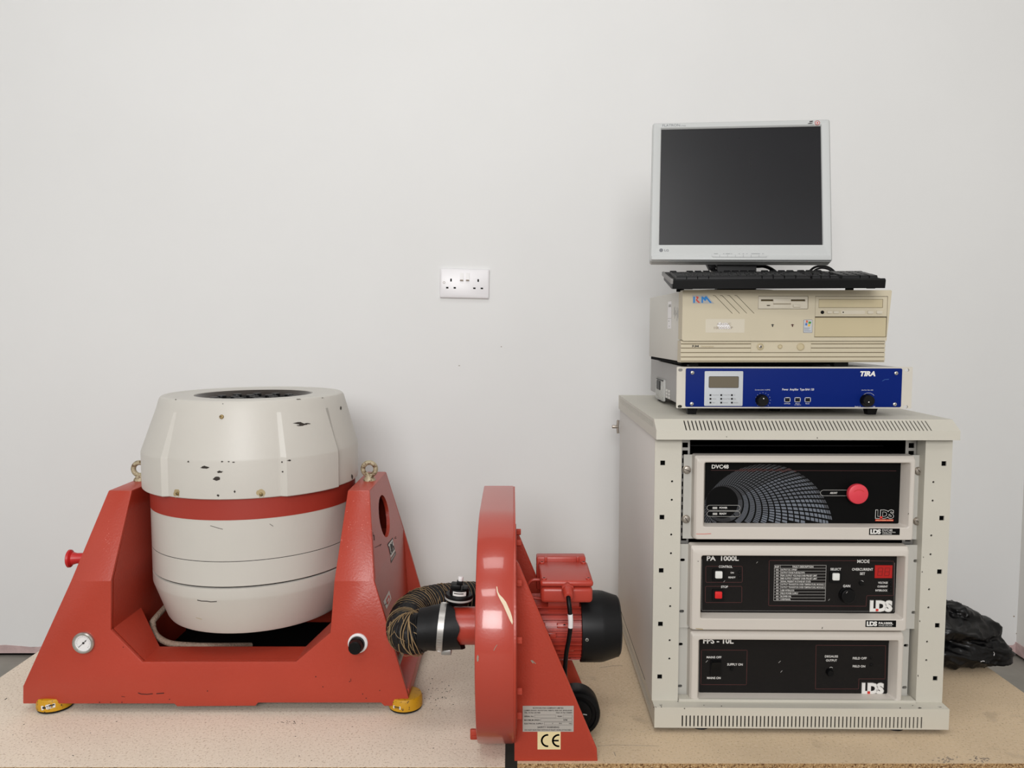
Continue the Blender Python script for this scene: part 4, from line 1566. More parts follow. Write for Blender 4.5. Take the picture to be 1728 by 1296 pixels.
def name_tab(t, U, BP, b, parts):
    x0, x1, z0, z1 = rect(U, b, -BP)
    m = MB()
    m.box(x0, x1, -BP - 0.0006, -BP + 0.001, z0, z1)
    o = m.build('name_tab', M['panel'], t, label='small black maker tab')
    m = MB()
    for s_, bb, bo in parts:
        m.text(s_, U, bb, -BP - 0.0007, bo, 0, 0.82 if s_ == 'LDS' else 1.0)
    m.build('tab_lettering', M['white'], o)


name_tab(t, U, BP, (1466.6, 891.7, 1518, 902.6), (('LDS', (1468.6, 893, 1486.4, 901.2), 0.06), ('DVC48', (1488.8, 893, 1505.8, 896.5), 0.0), ('DIGITAL VIBRATION', (1488.8, 897.4, 1511, 899.2), 0.0), ('CONTROLLER', (1488.8, 899.9, 1505, 901.7), 0.0)))
bx_, bz_ = xz(U, 1448.5, 834, -0.022)
m = MB()
XE = Matrix.Translation((bx_, 0, bz_)) @ Matrix.Rotation(PI / 2, 4, 'X')
RE = 17.2 * 1.505 / FPX
m.lathe([(RE * 0.55, 0.001), (RE * 0.55, 0.010), (RE * 0.97, 0.0125), (RE, 0.015), (RE, 0.020), (RE * 0.96, 0.0225), (RE * 0.8, 0.0238), (0, 0.0246)], 40, XE)
es = m.build('abort_button', M['estop'], t, label='red mushroom abort button')
m = MB()
arc = [(bx_ + RE * 0.62 * math.cos(math.radians(a)) * 0.9, bz_ + RE * 0.05 + RE * 0.42 * math.sin(math.radians(a))) for a in range(30, 151, 15)]
m.strip(arc, 0.0009, -0.0247)
m.build('button_arrow', M['redprint'], es)
for px, py in ((1160, 793.6), (1158.4, 877), (1552, 795.6), (1550, 880.6)):
    sx, sz = xz(U, px, py, -0.006)
    m = MB()
    m.cyl((sx, 0.002, sz), (sx, -0.001, sz), 0.0085, n=24)
    m.cyl((sx, -0.001, sz), (sx, -0.0065, sz), 0.0070, n=24, bev=0.0008)
    o = m.build('thumb_screw', M['nickel'], t, ang=30)
    m = MB()
    a = random.uniform(0.3, 1.0)
    m.strip([(sx - 0.0062 * math.cos(a), sz + 0.0062 * math.sin(a)), (sx + 0.0062 * math.cos(a), sz - 0.0062 * math.sin(a))], 0.0012, -0.0066)
    m.build('screw_slot', M['chip'], o)
m = MB()
SBz = Surf([o for o in t.children if o.name.startswith('bezel')], U)
SBz.line(m, [(1175, 901), (1188, 901), (1200, 900.5)], 1.0)
SBz.line(m, [(1533.5, 866), (1533, 868)], 1.0, mi=1)
m.build('bezel_marks', [M['fleck'], M['chip']], t)


def push_button(t, U, b, mm, name, lab, collar=True, d=0.007):
    x0, x1, z0, z1 = rect(U, b, PY - d)
    par = t
    if collar:
        m = MB()
        k = 0.0045
        m.prism(rrect(x0 - k, x1 + k, z0 - k - 0.001, z1 + k - 0.001, 0.002, 3), PY - d + 0.003, PY + 0.001)
        par = m.build('button_collar', M['blackmat'], t)
    m = MB()
    m.prism(rrect(x0, x1, z0, z1, 0.0022, 4), PY - d, PY, bev=0.0012)
    return m.build(name, M[mm], par, label=lab)


def knob(t, U, px, py, rpx, name='knob', d=0.016, pointer=True, mm='black', py_plane=None):
    PYY = PY if py_plane is None else py_plane
    x, z = xz(U, px, py, PYY - d * 0.7)
    r = rpx * 1.51 / FPX
    m = MB()
    X = Matrix.Translation((x, PYY, z)) @ Matrix.Rotation(PI / 2, 4, 'X')
    m.lathe([(r, 0), (r, d * 0.35), (r * 0.93, d * 0.45), (r * 0.88, d * 0.92), (r * 0.80, d), (0, d)], 28, X, 0)
    k = m.build(name, M[mm], t)
    if pointer:
        m = MB()
        m.flat(circ(x + pointer[0] * 0.001, z + pointer[1] * 0.001, 0.0012, 10), PYY - d)
        m.build('knob_pointer', M['white'], k)
    return k


# --- PA1000L
t, U, pan, BP = rack_unit('power_amplifier_unit', 'black-fronted amplifier unit with fault table and red display, middle unit of the rack',
                          0.0545, 0.533, 0.1965, 0.3690, 0.045, None, (1165, 919, 1533.5, 1064.5), (1183, 938.5, 1526.5, 1045), (1183, 938, 1512, 1034.5), 'panel2', (0.034, 0.140))
m = MB()
for s_, b, bo in (('PA  1000L', (1192.7, 938.2, 1246.7, 946.4), 0.03), ('CONTROL', (1213, 954.3, 1236, 958.3), 0.015), ('ON', (1232.7, 965.1, 1238.2, 967.8), 0.02), ('READY', (1229.1, 972.8, 1241.2, 975.8), 0.02),
                 ('STOP', (1216.7, 988.3, 1228.4, 992.2), 0.015), ('MODE', (1446.6, 944.4, 1467.4, 950.1), 0.015), ('SELECT', (1401.4, 958.5, 1419.3, 962.6), 0.02), ('OVERCURRENT', (1437.8, 958.6, 1473.2, 963), 0.015),
                 ('SET', (1451, 965.9, 1459.8, 970.2), 0.015), ('GAIN', (1422.7, 986.7, 1434.8, 991.1), 0.02), ('VOLTAGE', (1481.8, 981.6, 1498, 985), 0.02), ('CURRENT', (1480.6, 988, 1498, 991.3), 0.02), ('INTERLOCK', (1477.2, 994.7, 1497.6, 998), 0.02)):
    m.text(s_, U, b, PY, bo)
maker_logo(m, U, (1468.4, 1013.5, 1505.4, 1032), PY, 0, 3, None, 2, (1477.6, 1027.4, 1482.2, 1031.2))
# fault table
TB = (1306.3, 953.8, 1393.3, 1013.8)
box_outline(m, U, TB, PY, 0.6, 0.1, 3)
rows = ['OUTPUT DC OFFSET', 'OUTPUT STAGE FUSE BLOWN', 'PEAK OUTPUT VOLTAGE OVER PRE-SET LIMIT', 'RMS OUTPUT CURRENT OVER PRE-SET LIMIT', 'SIGNAL PRESENT IN STAND-BY STATE', 'OUTPUT TRANSISTOR OVER-TEMPERATURE, MODULE 1',
        'OUTPUT TRANSISTOR OVER-TEMPERATURE, MODULE 2', 'USER INTERLOCK', 'FIELD POWER SUPPLY', 'BLOWER FAIL', 'OVERTRAVEL']
wid = [800, 855, 945, 945, 898, 1002, 1002, 780, 808, 758, 752]
num = ['02', '03', '05', '06', '07', '20', '30', '40', '50', '60', '70']
for i in range(12):
    y0 = TB[1] + i * 5.0
    if i:
        outline(m, U, [(TB[0], y0), (TB[2] - 0.8 * (i / 12), y0)], PY, 0.5, False, 3)
    if i == 0:
        m.text('REF', U, (1308, y0 + 1.2, 1315, y0 + 4.0), PY, 0.01)
        m.text('FAULT DESCRIPTION', U, (1337.5, y0 + 1.0, 1372.5, y0 + 4.1), PY, 0.015)
    else:
        m.text(num[i - 1], U, (1309.4, y0 + 1.2, 1313.8, y0 + 3.9), PY, 0.01)
        m.text(rows[i - 1], U, (1317.6, y0 + 1.1, 1160 + wid[i - 1] / 4.32, y0 + 3.9), PY, 0.012)
outline(m, U, [(1317, TB[1]), (1316.2, TB[3])], PY, 0.5, False, 3)
# coloured boxes
outline(m, U, [(1213, 955.6), (1192, 955.6), (1191, 957), (1191, 981), (1192, 982.6), (1251.5, 982.6), (1252.6, 981), (1252.6, 957), (1251.5, 955.6), (1237, 955.6)], PY, 0.8, False, 1)
outline(m, U, [(1216, 989.4), (1191.5, 989.4), (1190.4, 990.6), (1190.2, 1015.4), (1191.5, 1016.7), (1250.6, 1016.7), (1251.8, 1015.4), (1251.8, 990.6), (1250.6, 989.4), (1229, 989.4)], PY, 0.8, False, 1)
outline(m, U, [(1445, 946.2), (1299, 945.8), (1298, 947), (1297, 1021), (1298, 1022), (1461.5, 1023), (1462.5, 1006), (1464, 1005), (1506.5, 1005), (1507.5, 1004), (1508, 948), (1507, 947), (1469, 946.4)], PY, 0.8, False, 1)
outline(m, U, [(1184.6, 944), (1184.2, 1029), (1185.4, 1030.2), (1466, 1031.6)], PY, 0.6, False, 4)
outline(m, U, [(1509.6, 950), (1508.6, 1030), (1507.5, 1031.8)], PY, 0.6, False, 4)
x_, z_ = xz(U, 1454, 981.5, PY)
m.strip([(x_ + 0.0038 * math.cos(math.radians(a)), z_ - 0.002 + 0.0038 * math.sin(math.radians(a))) for a in range(35, 146, 15)], 0.001, PY, False, 0)
for px, py in ((1222, 981), (1399, 1012), (1277.5, 949), (1429, 999.5)):
    outline(m, U, [(px - 1, py + 1.3), (px + 1, py - 1)], PY - (0.013 if px == 1429 else 0), 0.6, False, 3)
m.build('fascia_lettering', [M['white'], M['redline'], M['redprint'], M['greyprint'], M['whiteprint_dim']], pan)
name_tab(t, U, BP, (1460.5, 1046.9, 1511.9, 1058), (('LDS', (1462.6, 1048.5, 1480.2, 1056.6), 0.06), ('PA1000L', (1482.6, 1049.6, 1507.2, 1053.8), 0.03), ('POWER AMPLIFIER', (1482.6, 1055, 1505.6, 1056.9), 0.0)))
push_button(t, U, (1207.2, 964.4, 1219.4, 976.5), 'whitebtn', 'push_button', 'square white button')
push_button(t, U, (1206.7, 998.8, 1218.9, 1010.5), 'redbtn', 'push_button', 'square red stop button')
push_button(t, U, (1405.4, 967.7, 1417.4, 979.8), 'whitebtn', 'push_button', 'square white button')
knob(t, U, 1431.3, 1006.0, 13.6, 'gain_knob', 0.012, None)
for px, py, r in ((1454, 984.6, 4),):
    knob(t, U, px, py, r, 'trimmer', 0.004, None, 'blackmat')
for px, py in ((1248, 965.8), (1248, 973.8), (1502.6, 983.2), (1502.6, 989.7), (1502.6, 996.2)):
    x, z = xz(U, px, py, PY)
    m = MB()
    m.cyl((x, PY + 0.001, z), (x, PY - 0.0025, z), 0.0031, n=14, bev=0.0006)
    m.build('indicator', M['black'], t)
x0, x1, z0, z1 = rect(U, (1476, 953.8, 1505.4, 975.4), PY)
m = MB()
m.box(x0, x1, PY - 0.0012, PY + 0.001, z0, z1, 0.0004, 1)
dsp = m.build('display', M['led7'], t, label='red two-digit display window')
m = MB()
for k in (0.30, 0.70):
    cx_ = x0 + (x1 - x0) * k
    w_, h_ = (x1 - x0) * 0.13, (z1 - z0) * 0.30
    cz_ = (z0 + z1) / 2
    for sy in (-1, 0, 1):
        m.strip([(cx_ - w_ * .8 + sy * .0006, cz_ + sy * h_), (cx_ + w_ * .8 + sy * .0006, cz_ + sy * h_)], 0.0013, PY - 0.0013)
    for sx in (-1, 1):
        for sy in (-1, 1):
            m.strip([(cx_ + sx * w_, cz_ + sy * h_ * .12), (cx_ + sx * w_ + sy * .0006, cz_ + sy * h_ * .9)], 0.0013, PY - 0.0013)
m.build('digit_segments', M['led7seg'], dsp)
m = MB()
SBz = Surf([o for o in t.children if o.name.startswith('bezel')], U)
SBz.line(m, [(1168, 1061.5), (1174, 1060.4), (1186, 1061.5)], 1.2)
SBz.blob(m, 1178, 947, 1, .8, 7, mi=1)
SBz.line(m, [(1388, 1058), (1387, 1061)], 1, mi=1)
m.build('bezel_marks', [M['rust'], M['chip']], t)

# --- FPS 10L
t, U, pan, BP = rack_unit('field_power_supply', 'plain black-fronted field power supply, bottom unit of the rack',
                          0.0545, 0.5235, 0.0530, 0.1940, 0.052, None, (1164, 1067, 1525, 1185), (1178.5, 1080.5, 1515, 1181), (1178, 1080, 1499, 1174), 'panel2', (0.018, 0.106))
z5 = lambda b: (1160 + b[0] / 4.32, 1060 + b[1] / 4.32, 1160 + b[2] / 4.32, 1060 + b[3] / 4.32)
m = MB()
for s_, b, bo in (('FPS - 10L', (115, 72, 337, 113), 0.03), ('MAINS OFF', (140, 204, 248, 220), 0.015), ('MAINS ON', (143, 355, 242, 371), 0.015), ('SUPPLY ON', (290, 256, 403, 273), 0.015), ('DEGAUSS', (1002, 198, 1098, 214), 0.015),
                 ('OUTPUT', (1010, 227, 1090, 243), 0.015), ('FIELD OFF', (1205, 211, 1306, 228), 0.015), ('FIELD ON', (1205, 270, 1296, 286), 0.015)):
    m.text(s_, U, z5(b), PY, bo)
box_outline(m, U, z5((100, 160, 433, 412)), PY, 0.8, 1.5, 1)
P5 = lambda pts: [(1160 + a / 4.32, 1060 + b / 4.32) for a, b in pts]
outline(m, U, P5([(938, 125), (1445, 128), (1440, 370), (1250, 370), (1247, 443), (933, 443)]), PY, 0.8, True, 1)
maker_logo(m, U, z5((1273, 400, 1430, 480)), PY, 0, 3, None, 2, z5((1311, 460, 1331, 478)))
outline(m, U, P5([(86, 100), (82, 462), (88, 470), (1262, 484)]), PY, 0.6, False, 4)
outline(m, U, P5([(1468, 110), (1458, 470), (1450, 480), (1436, 482)]), PY, 0.6, False, 4)
x_, z_ = xz(U, *P5([(1047, 296)])[0], PY)
m.strip([(x_ + 0.0032 * math.cos(math.radians(a)), z_ + 0.0036 * math.sin(math.radians(a))) for a in range(35, 146, 15)], 0.001, PY, False, 0)
for a, b in (((665, 252), (678, 240)), ((680, 322), (690, 310)), ((135, 248), (147, 236))):
    outline(m, U, P5([a, b]), PY, 0.7, False, 3)
m.build('fascia_lettering', [M['white'], M['redline'], M['redprint'], M['greyprint'], M['whiteprint_dim']], pan)
b = z5((165, 232, 245, 340))
x0, x1, z0, z1 = rect(U, b, PY)
m = MB()
m.loft([[(x0, PY, z0), (x1, PY, z0), (x1, PY, z1), (x0, PY, z1)], [(x0, PY - 0.003, z0), (x1, PY - 0.003, z0), (x1, PY - 0.003, z1), (x0, PY - 0.003, z1)]], False, True)
z_m = (z0 + z1) / 2
m.prism([(PY - 0.003, z0 + 0.002), (PY - 0.0035, z_m), (PY - 0.0085, z1 - 0.002), (PY - 0.003, z1 - 0.002)], x0 + 0.002, x1 - 0.002, ax='x')
m.build('rocker_switch', M['black'], t)
px, py = P5([(325, 298)])[0]
knob(t, U, px, py, 3.4, 'indicator', 0.004, None, 'blackmat')
px, py = P5([(1043, 328)])[0]
knob(t, U, px, py, 6.2, 'degauss_knob', 0.010, None)
for q in ((1343, 218), (1343, 270)):
    px, py = P5([q])[0]
    knob(t, U, px, py, 2.6, 'indicator', 0.002, None, 'black')

# ================================================================== BLUE AMPLIFIER
AM = frame_matrix((0.345, 1.56, 0.6235), -1)
am = thing('blue_amplifier', 'blue-fronted power amplifier with two black knobs on top of the rack', 'amplifier', AM)
ZA0, ZA1 = 0.0155, 0.1005
XA0, XA1 = -0.008, 0.4695
m = MB()
hs = []
for px, py in ((1148.3, 624.4), (1147.4, 686), (1530.8, 624.6), (1528.6, 686.6)):
    x, z = xz(AM, px, py, 0)
    hs.append(rrect(x - 0.0045, x + 0.0045, z - 0.0030, z + 0.0030, 0.0029, 4))
m.plate(rrect(XA0, XA1, ZA0, ZA1, 0.002, 3), hs, 0, 0.004)
fp = m.build('front_plate', M['ampplate'], am, ang=30)
bx0, bx1 = 0.0100, 0.4480
bz0, bz1 = 0.0185, 0.0975
m = MB()
m.prism(rrect(bx0, bx1, bz0, bz1, 0.003, 4), -0.0015, 0.0005, bev=0.0004)
bf = m.build('fascia', M['blue'], am)
m = MB()
m.box(0.012, 0.450, 0.004, 0.445, ZA0 + 0.001, ZA1 - 0.001, 0.001, 1)
case_ = m.build('case', M['greymetal'], am)
AY = -0.0015
for px, py in ((1168.3, 628.9), (1167.2, 681.4), (1512, 629.7), (1509.7, 682.2)):
    x, z = xz(AM, px, py, AY)
    m = MB()
    m.lathe([(0.0040, 0), (0.0036, 0.0018), (0.002, 0.0026), (0, 0.0028)], 20, Matrix.Translation((x, AY, z)) @ Matrix.Rotation(PI / 2, 4, 'X'))
    o = m.build('screw', M['steel'], am)
    m = MB()
    m.flat(circ(x, z, 0.0011, 6), AY - 0.0027)
    m.build('screw_recess', M['dark'], o)
x0, x1, z0, z1 = rect(AM, (1188.5, 626.3, 1253.4, 685), AY)
m = MB()
m.prism(rrect(x0, x1, z0, z1, 0.002, 4), AY - 0.0012, AY, bev=0.0004)
dp = m.build('display_panel', M['amppanel'], am)
m = MB()
x0, x1, z0, z1 = rect(AM, (1196, 635, 1246.6, 654.6), AY - 0.0012)
m.prism(rrect(x0, x1, z0, z1, 0.0022, 4), AY - 0.0016, AY, mi=1)
m.prism(rrect(x0 + 0.0007, x1 - 0.0007, z0 + 0.0007, z1 - 0.0007, 0.0018, 4), AY - 0.0018, AY)
m.build('lcd_window', [M['lcd'], M['dark']], dp, label='olive blank LCD window')
LB = [['Temperature', 'Voltage Peak', 'Vi'], ['Current', 'Current Peak', 'Ext'], ['Mains', 'Interlock', 'Interlock']]
for r_, py in enumerate((666.7, 673, 679.4)):
    for c_, px in enumerate((1198.8, 1217, 1235)):
        x, z = xz(AM, px, py, AY - 0.0012)
        m = MB()
        m.box(x - 0.0017, x + 0.0017, AY - 0.0022, AY, z - 0.0016, z + 0.0016)
        m.build('status_led', M['blackmat'], dp)
m = MB()
wd_ = [[11.5, 12.4, 2.4], [6.6, 12, 4], [4.6, 8, 7.6]]
for r_, py in enumerate((666.7, 673, 679.4)):
    for c_, px in enumerate((1198.8, 1217, 1235)):
        m.text(LB[r_][c_], AM, (px + 3.1, py - 1.0, px + 3.1 + wd_[r_][c_], py + 1.0), AY - 0.0012, 0.0)
m.build('led_lettering', M['whiteprint_dim'], dp)
m = MB()
m.text('TIRA', AM, (1451.5, 626.3, 1477.3, 635), AY, 0.055, 0.22)
m.text('Power  Amplifier  Type BAA 120', AM, (1320, 655.4, 1373.6, 660), AY, 0.012)
m.text('Current Limit  A (RMS)', AM, (1274, 656.9, 1299.3, 659.3), AY, 0.0)
m.text('Interface Gain (dB)', AM, (1453.9, 657.4, 1473.3, 659.4), AY, 0.0)
for s_, b in (('U/I Mode', (1323.5, 680.2, 1333.6, 682)), ('Phase', (1342.4, 680.2, 1349.4, 682)), ('output', (1340.5, 682.8, 1351.5, 684)), ('Reset', (1359.4, 680.2, 1366, 682)), ('Reset  0', (1442.7, 685, 1451.8, 687)), ('100', (1473, 685.2, 1476.6, 687))):
    m.text(s_, AM, b, AY, 0.0)
for px in (1328.6, 1345.8, 1363):
    box_outline(m, AM, (px - 4.6, 671, px + 4.6, 678.2), AY - 0.0004, 1.0, 1.6)
for k in range(13):
    a = math.radians(225 - k * 270 / 12)
    x, z = xz(AM, 1287.4 + 12.6 * math.cos(a), 675.2 - 12.6 * math.sin(a), AY)
    m.flat(circ(x, z, 0.0005, 6), AY)
x, z = xz(AM, 1465.3, 675, AY)
m.strip([(x + 0.0146 * math.cos(math.radians(a)), z + 0.0146 * math.sin(math.radians(a))) for a in range(40, 226, 8)], 0.0004, AY, False, 0)
m.strip([xz(AM, *p, AY) for p in ((1489, 643), (1493, 640.5), (1500, 640))], 0.0006, AY, False, 1)
m.build('fascia_lettering', [M['white'], M['flagblue']], bf)
for px in (1328.6, 1345.8, 1363):
    x0, x1, z0, z1 = rect(AM, (px - 3.4, 672, px + 3.4, 677.4), AY)
    m = MB()
    m.prism(rrect(x0, x1, z0, z1, 0.001, 3), AY - 0.003, AY + 0.0005, bev=0.0005)
    m.build('push_button', M['black'], am)
k = knob(am, AM, 1287.4, 676, 10.6, 'current_knob', 0.015, (0, 4.5), 'black', AY)
k = knob(am, AM, 1465.4, 676.4, 11, 'gain_knob', 0.015, (-1, -2.2), 'black', AY)
for fx, fy in ((0.03, 0.035), (0.225, 0.10), (0.402, 0.035), (0.022, 0.335), (0.402, 0.40)):
    m = MB()
    m.loft([[(fx + sx * w_, fy + sy * w_, z) for sx, sy in ((-1, -1), (1, -1), (1, 1), (-1, 1))] for w_, z in ((0.0085, 0.0), (0.0085, 0.0015), (0.0115, ZA0 + 0.001))], True, True)
    m.build('foot', M['black'], am)
# labels and socket cover on the left side
SA = Surf([case_], AM)
m = MB()
SA.mark(m, [(1097, 638), (1102.3, 639.3), (1102, 662), (1096.6, 659.4)], 0.0004, 0)
SA.mark(m, [(1102.6, 649.3), (1107, 650.5), (1106.8, 664.6), (1102.3, 662.3)], 0.0005, 1)
for i in range(3):
    for j in range(2):
        px, py = 1124 + j * 4.0, 656 + i * 5.4 + j * 1.6
        SA.mark(m, [(px, py), (px + 3, py + 1.1), (px + 2.7, py + 5.2), (px - .3, py + 4.1)], 0.0005, 2)
m.build('side_labels', [M['whiteplastic'], M['amppanel'], M['white']], case_, label='white labels on the grey side')
m = MB()
h0 = SA.hit(1116, 655)[0]
m.box(-0.004, 0.0, -0.055, 0.055, -0.028, 0.024, 0.004, 2, X=Matrix.Translation((h0.x, h0.y, h0.z)))
sock = m.build('side_cover', M['sticker'], case_, label='crumpled clear film pocket on the side')
m = MB()
m.box(-0.0060, -0.0035, -0.01, 0.035, -0.004, 0.018, 0.001, 1, X=Matrix.Translation((h0.x, h0.y, h0.z)))
m.box(-0.0060, -0.0035, -0.045, 0.04, 0.0195, 0.022, 0.0005, 1, X=Matrix.Translation((h0.x, h0.y, h0.z)))
m.build('pocket_content', M['black'], sock)

# ================================================================== DESKTOP COMPUTER
PCM = frame_matrix((0.346, 1.545, 0.7240), 1.2)
pc = thing('desktop_computer', 'aged beige desktop computer lying flat on the blue amplifier', 'computer', PCM)
PF = 0.0095                      # feet height
PZ0, PZ1, PW = PF, 0.1550, 0.421
ZS = 0.0530                      # step between upper and lower fascia
m = MB()
m.box(0.002, 0.410, 0.024, 0.354, PZ0 + 0.0005, PZ1 - 0.001, 0.0015, 2)
pcase = m.build('case', M['pcsteel'], pc)
# upper fascia with real openings
XL, XR = -0.0045, 0.4195
UY = -0.006
fl = rect(PCM, (1279.5, 499.5, 1364, 521.5), UY)
cd = rect(PCM, (1375.6, 499.8, 1498, 534.3), UY)
bk = rect(PCM, (1374.6, 535.6, 1496.3, 569.2), UY)
holes = []
for b in (fl,):
    holes.append([(b[0], b[2]), (b[1], b[2]), (b[1], b[3]), (b[0], b[3])])
holes.append([(bk[0], bk[2]), (bk[1], bk[2]), (cd[1], cd[3]), (cd[0], cd[3])])
z7 = lambda a, b: (1150 + a / 8.64, 485 + b / 8.64)
for k in range(4):
    o = k * 106
    P = [z7(457 + o, 116), z7(489 + o, 116), z7(745 + o, 379), z7(736 + o, 379), z7(485 + o, 122), z7(458 + o, 122)]
    holes.append([xz(PCM, *p, UY) for p in P])
stx = rect(PCM, (1355.8, 539.6, 1370.8, 561.6), UY)
outer = [(XL + 0.003, ZS), (XR - 0.0085, ZS), (XR - 0.001, PZ1 - 0.002), (XR - 0.003, PZ1), (XL + 0.003, PZ1), (XL, PZ1 - 0.003), (XL, ZS + 0.003)]
m = MB()
m.plate(outer, holes, UY, UY + 0.004)
m.plate([(XL + 0.003, ZS + 0.003), (XR - 0.0115, ZS + 0.003), (XR - 0.004, PZ1 - 0.003), (XL + 0.003, PZ1 - 0.003)], [], UY + 0.012, UY + 0.026)
for (a, b, c, d) in ((XL, XL + 0.003, ZS, PZ1), ):
    m.box(a, b, UY + 0.004, 0.026, c + 0.003, d - 0.003)
m.box(XL + 0.003, XR - 0.003, UY + 0.004, 0.026, PZ1 - 0.003, PZ1)
m.box(XL + 0.003, XR - 0.0085, UY + 0.004, 0.026, ZS, ZS + 0.003)
m.loft([[(XR - 0.0085 - 0.003, y, ZS + 0.002) for y in (UY + 0.004, 0.026)] + [(XR - 0.0085, y, ZS + 0.002) for y in (0.026, UY + 0.004)],
        [(XR - 0.001 - 0.003, y, PZ1 - 0.002) for y in (UY + 0.004, 0.026)] + [(XR - 0.001, y, PZ1 - 0.002) for y in (0.026, UY + 0.004)]], True, True)
uf = m.build('upper_fascia', M['beige'], pc, ang=30)
m = MB()
m.box(XL + 0.004, XR - 0.012, UY + 0.007, UY + 0.012, ZS + 0.003, PZ1 - 0.003)
m.build('fascia_backing', M['beigedark'], pc)  # darkened backing paints the shade in the slits
# lower ribbed fascia
XRl = 0.4115
ys = [576.5, 580.5, 587.4, 595, 602.5, 609.4, 613]
zs = [xz(PCM, 1200, y, 0)[1] for y in ys]
zs[0], zs[-1] = ZS, PZ0
xa, xb = xz(PCM, 1267, 585, 0)[0], xz(PCM, 1368, 585, 0)[0]
m = MB()
m.box(XL - 0.001, XRl, 0.002, 0.026, PZ0, ZS)
for i in range(len(zs) - 1):
    zt, zb_ = zs[i], zs[i + 1]
    g_ = 0.0006
    if i < 3 and i > 0 or i == 0:
        for (u0, u1) in ((XL - 0.001, xa), (xb, XRl)):
            m.box(u0, u1, -0.0012, 0.003, zb_ + g_, zt - g_, 0.0005, 1)
    else:
        m.box(XL - 0.001, XRl, -0.0012, 0.003, zb_ + g_, zt - g_, 0.0005, 1)
m.box(xa, xb, -0.0012, 0.003, zs[3] + 0.0006, zs[0] - 0.0006)
lf = m.build('lower_fascia', M['beige'], pc, ang=30)
m = MB()
for z in zs[1:-1]:
    m.box(XL, XRl - 0.001, 0.0014, 0.0019, z - 0.0006, z + 0.0006)  # dark strips stand in for shade between the ribs
m.build('groove_shade', M['beigedark'], lf)
# floppy drive
m = MB()
e = 0.0008
fx0, fx1, fz0, fz1 = fl[0] + e, fl[1] - e, fl[2] + e, fl[3] - e
FWd, FH = fx1 - fx0, fz1 - fz0
m.plate([(fx0, fz0), (fx1, fz0), (fx1, fz1), (fx0, fz1)], [[(fx0 + FWd * .05, fz0 + FH * .60), (fx0 + FWd * .95, fz0 + FH * .60), (fx0 + FWd * .95, fz0 + FH * .76), (fx0 + FWd * .05, fz0 + FH * .76)],
                                                          [(fx0 + FWd * .17, fz0 + FH * .22), (fx0 + FWd * .24, fz0 + FH * .22), (fx0 + FWd * .24, fz0 + FH * .30), (fx0 + FWd * .17, fz0 + FH * .30)]], UY + 0.001, UY + 0.0045)
m.box(fx0 + FWd * .30, fx0 + FWd * .66, UY + 0.0, UY + 0.005, fz0 + FH * .40, fz0 + FH * .84, 0.001)
m.box(fx0 + FWd * .31, fx0 + FWd * .65, UY + 0.0005, UY + 0.005, fz0 + FH * .04, fz0 + FH * .33, 0.0005)
fd = m.build('floppy_drive', M['beige3'], pc)
m = MB()
m.box(fx0 + FWd * .30, fx0 + FWd * .66, UY + 0.0004, UY + 0.003, fz0 + FH * .36, fz0 + FH * .40)
m.build('drive_slot', M['beigedark'], fd)
m = MB()
m.box(fx0 + FWd * .70, fx0 + FWd * .85, UY - 0.002, UY + 0.003, fz0 + FH * .12, fz0 + FH * .32, 0.0006)
m.build('eject_button', M['beige3'], fd)
# optical drive
m = MB()
ex0, ex1, ez0, ez1 = cd[0] + e, cd[1] - e, cd[2] + 0.0002, cd[3] - e
tr = rect(PCM, (1381.8, 504.8, 1490.4, 519.4), UY)
m.plate([(ex0, ez0), (ex1, ez0), (ex1, ez1), (ex0, ez1)], [[(tr[0], tr[2]), (tr[1], tr[2]), (tr[1], tr[3]), (tr[0], tr[3])]], UY + 0.0008, UY + 0.0045)
od = m.build('optical_drive', M['beige'], pc)
m = MB()
m.box(tr[0] + 0.0005, tr[1] - 0.0005, UY + 0.0008, UY + 0.0045, tr[2] + 0.0005, tr[3] - 0.0005, 0.0006, 1)
m.build('drive_tray', M['beige2'], od)
for b in ((1395.8, 524.8, 1404.6, 529.2), (1406.4, 524.9, 1415.8, 529.3), (1464, 524.6, 1473.8, 529.8), (1479, 524.6, 1489, 529.8)):
    x0, x1, z0, z1 = rect(PCM, b, UY)
    m = MB()
    m.prism(rrect(x0, x1, z0, z1, 0.0022, 4), UY - 0.0012, UY + 0.002, bev=0.0006)
    m.build('drive_button', M['beige3'], od)
m = MB()
x0, x1, z0, z1 = rect(PCM, (1419, 523.8, 1460, 530), UY)
m.prism(rrect(x0, x1, z0, z1, 0.003, 4), UY + 0.0002, UY + 0.002)
m.build('volume_strip', M['beige3'], od)
x, z = xz(PCM, 1388, 527, UY)
m = MB()
m.lathe([(0.0036, 0), (0.0034, 0.0012), (0.0022, 0.0013), (0.0022, -0.002)], 18, Matrix.Translation((x, UY + 0.001, z)) @ Matrix.Rotation(PI / 2, 4, 'X'))
m.cyl((x, UY + 0.0012, z), (x, UY + 0.0002, z), 0.0023, n=14)
m.build('headphone_jack', M['blackmat'], od)
m = MB()
x, z = xz(PCM, 1423, 527, UY)
m.cyl((x, UY + 0.0012, z), (x, UY - 0.0002, z), 0.0013, n=10)
m.build('drive_light', M['blackmat'], od)
m = MB()
m.box(bk[0] + e, bk[1] - e, UY + 0.0004, UY + 0.0045, bk[2] + e, bk[3] - 0.0003, 0.0008, 1)
m.build('blank_bay_cover', M['beige2'], pc)
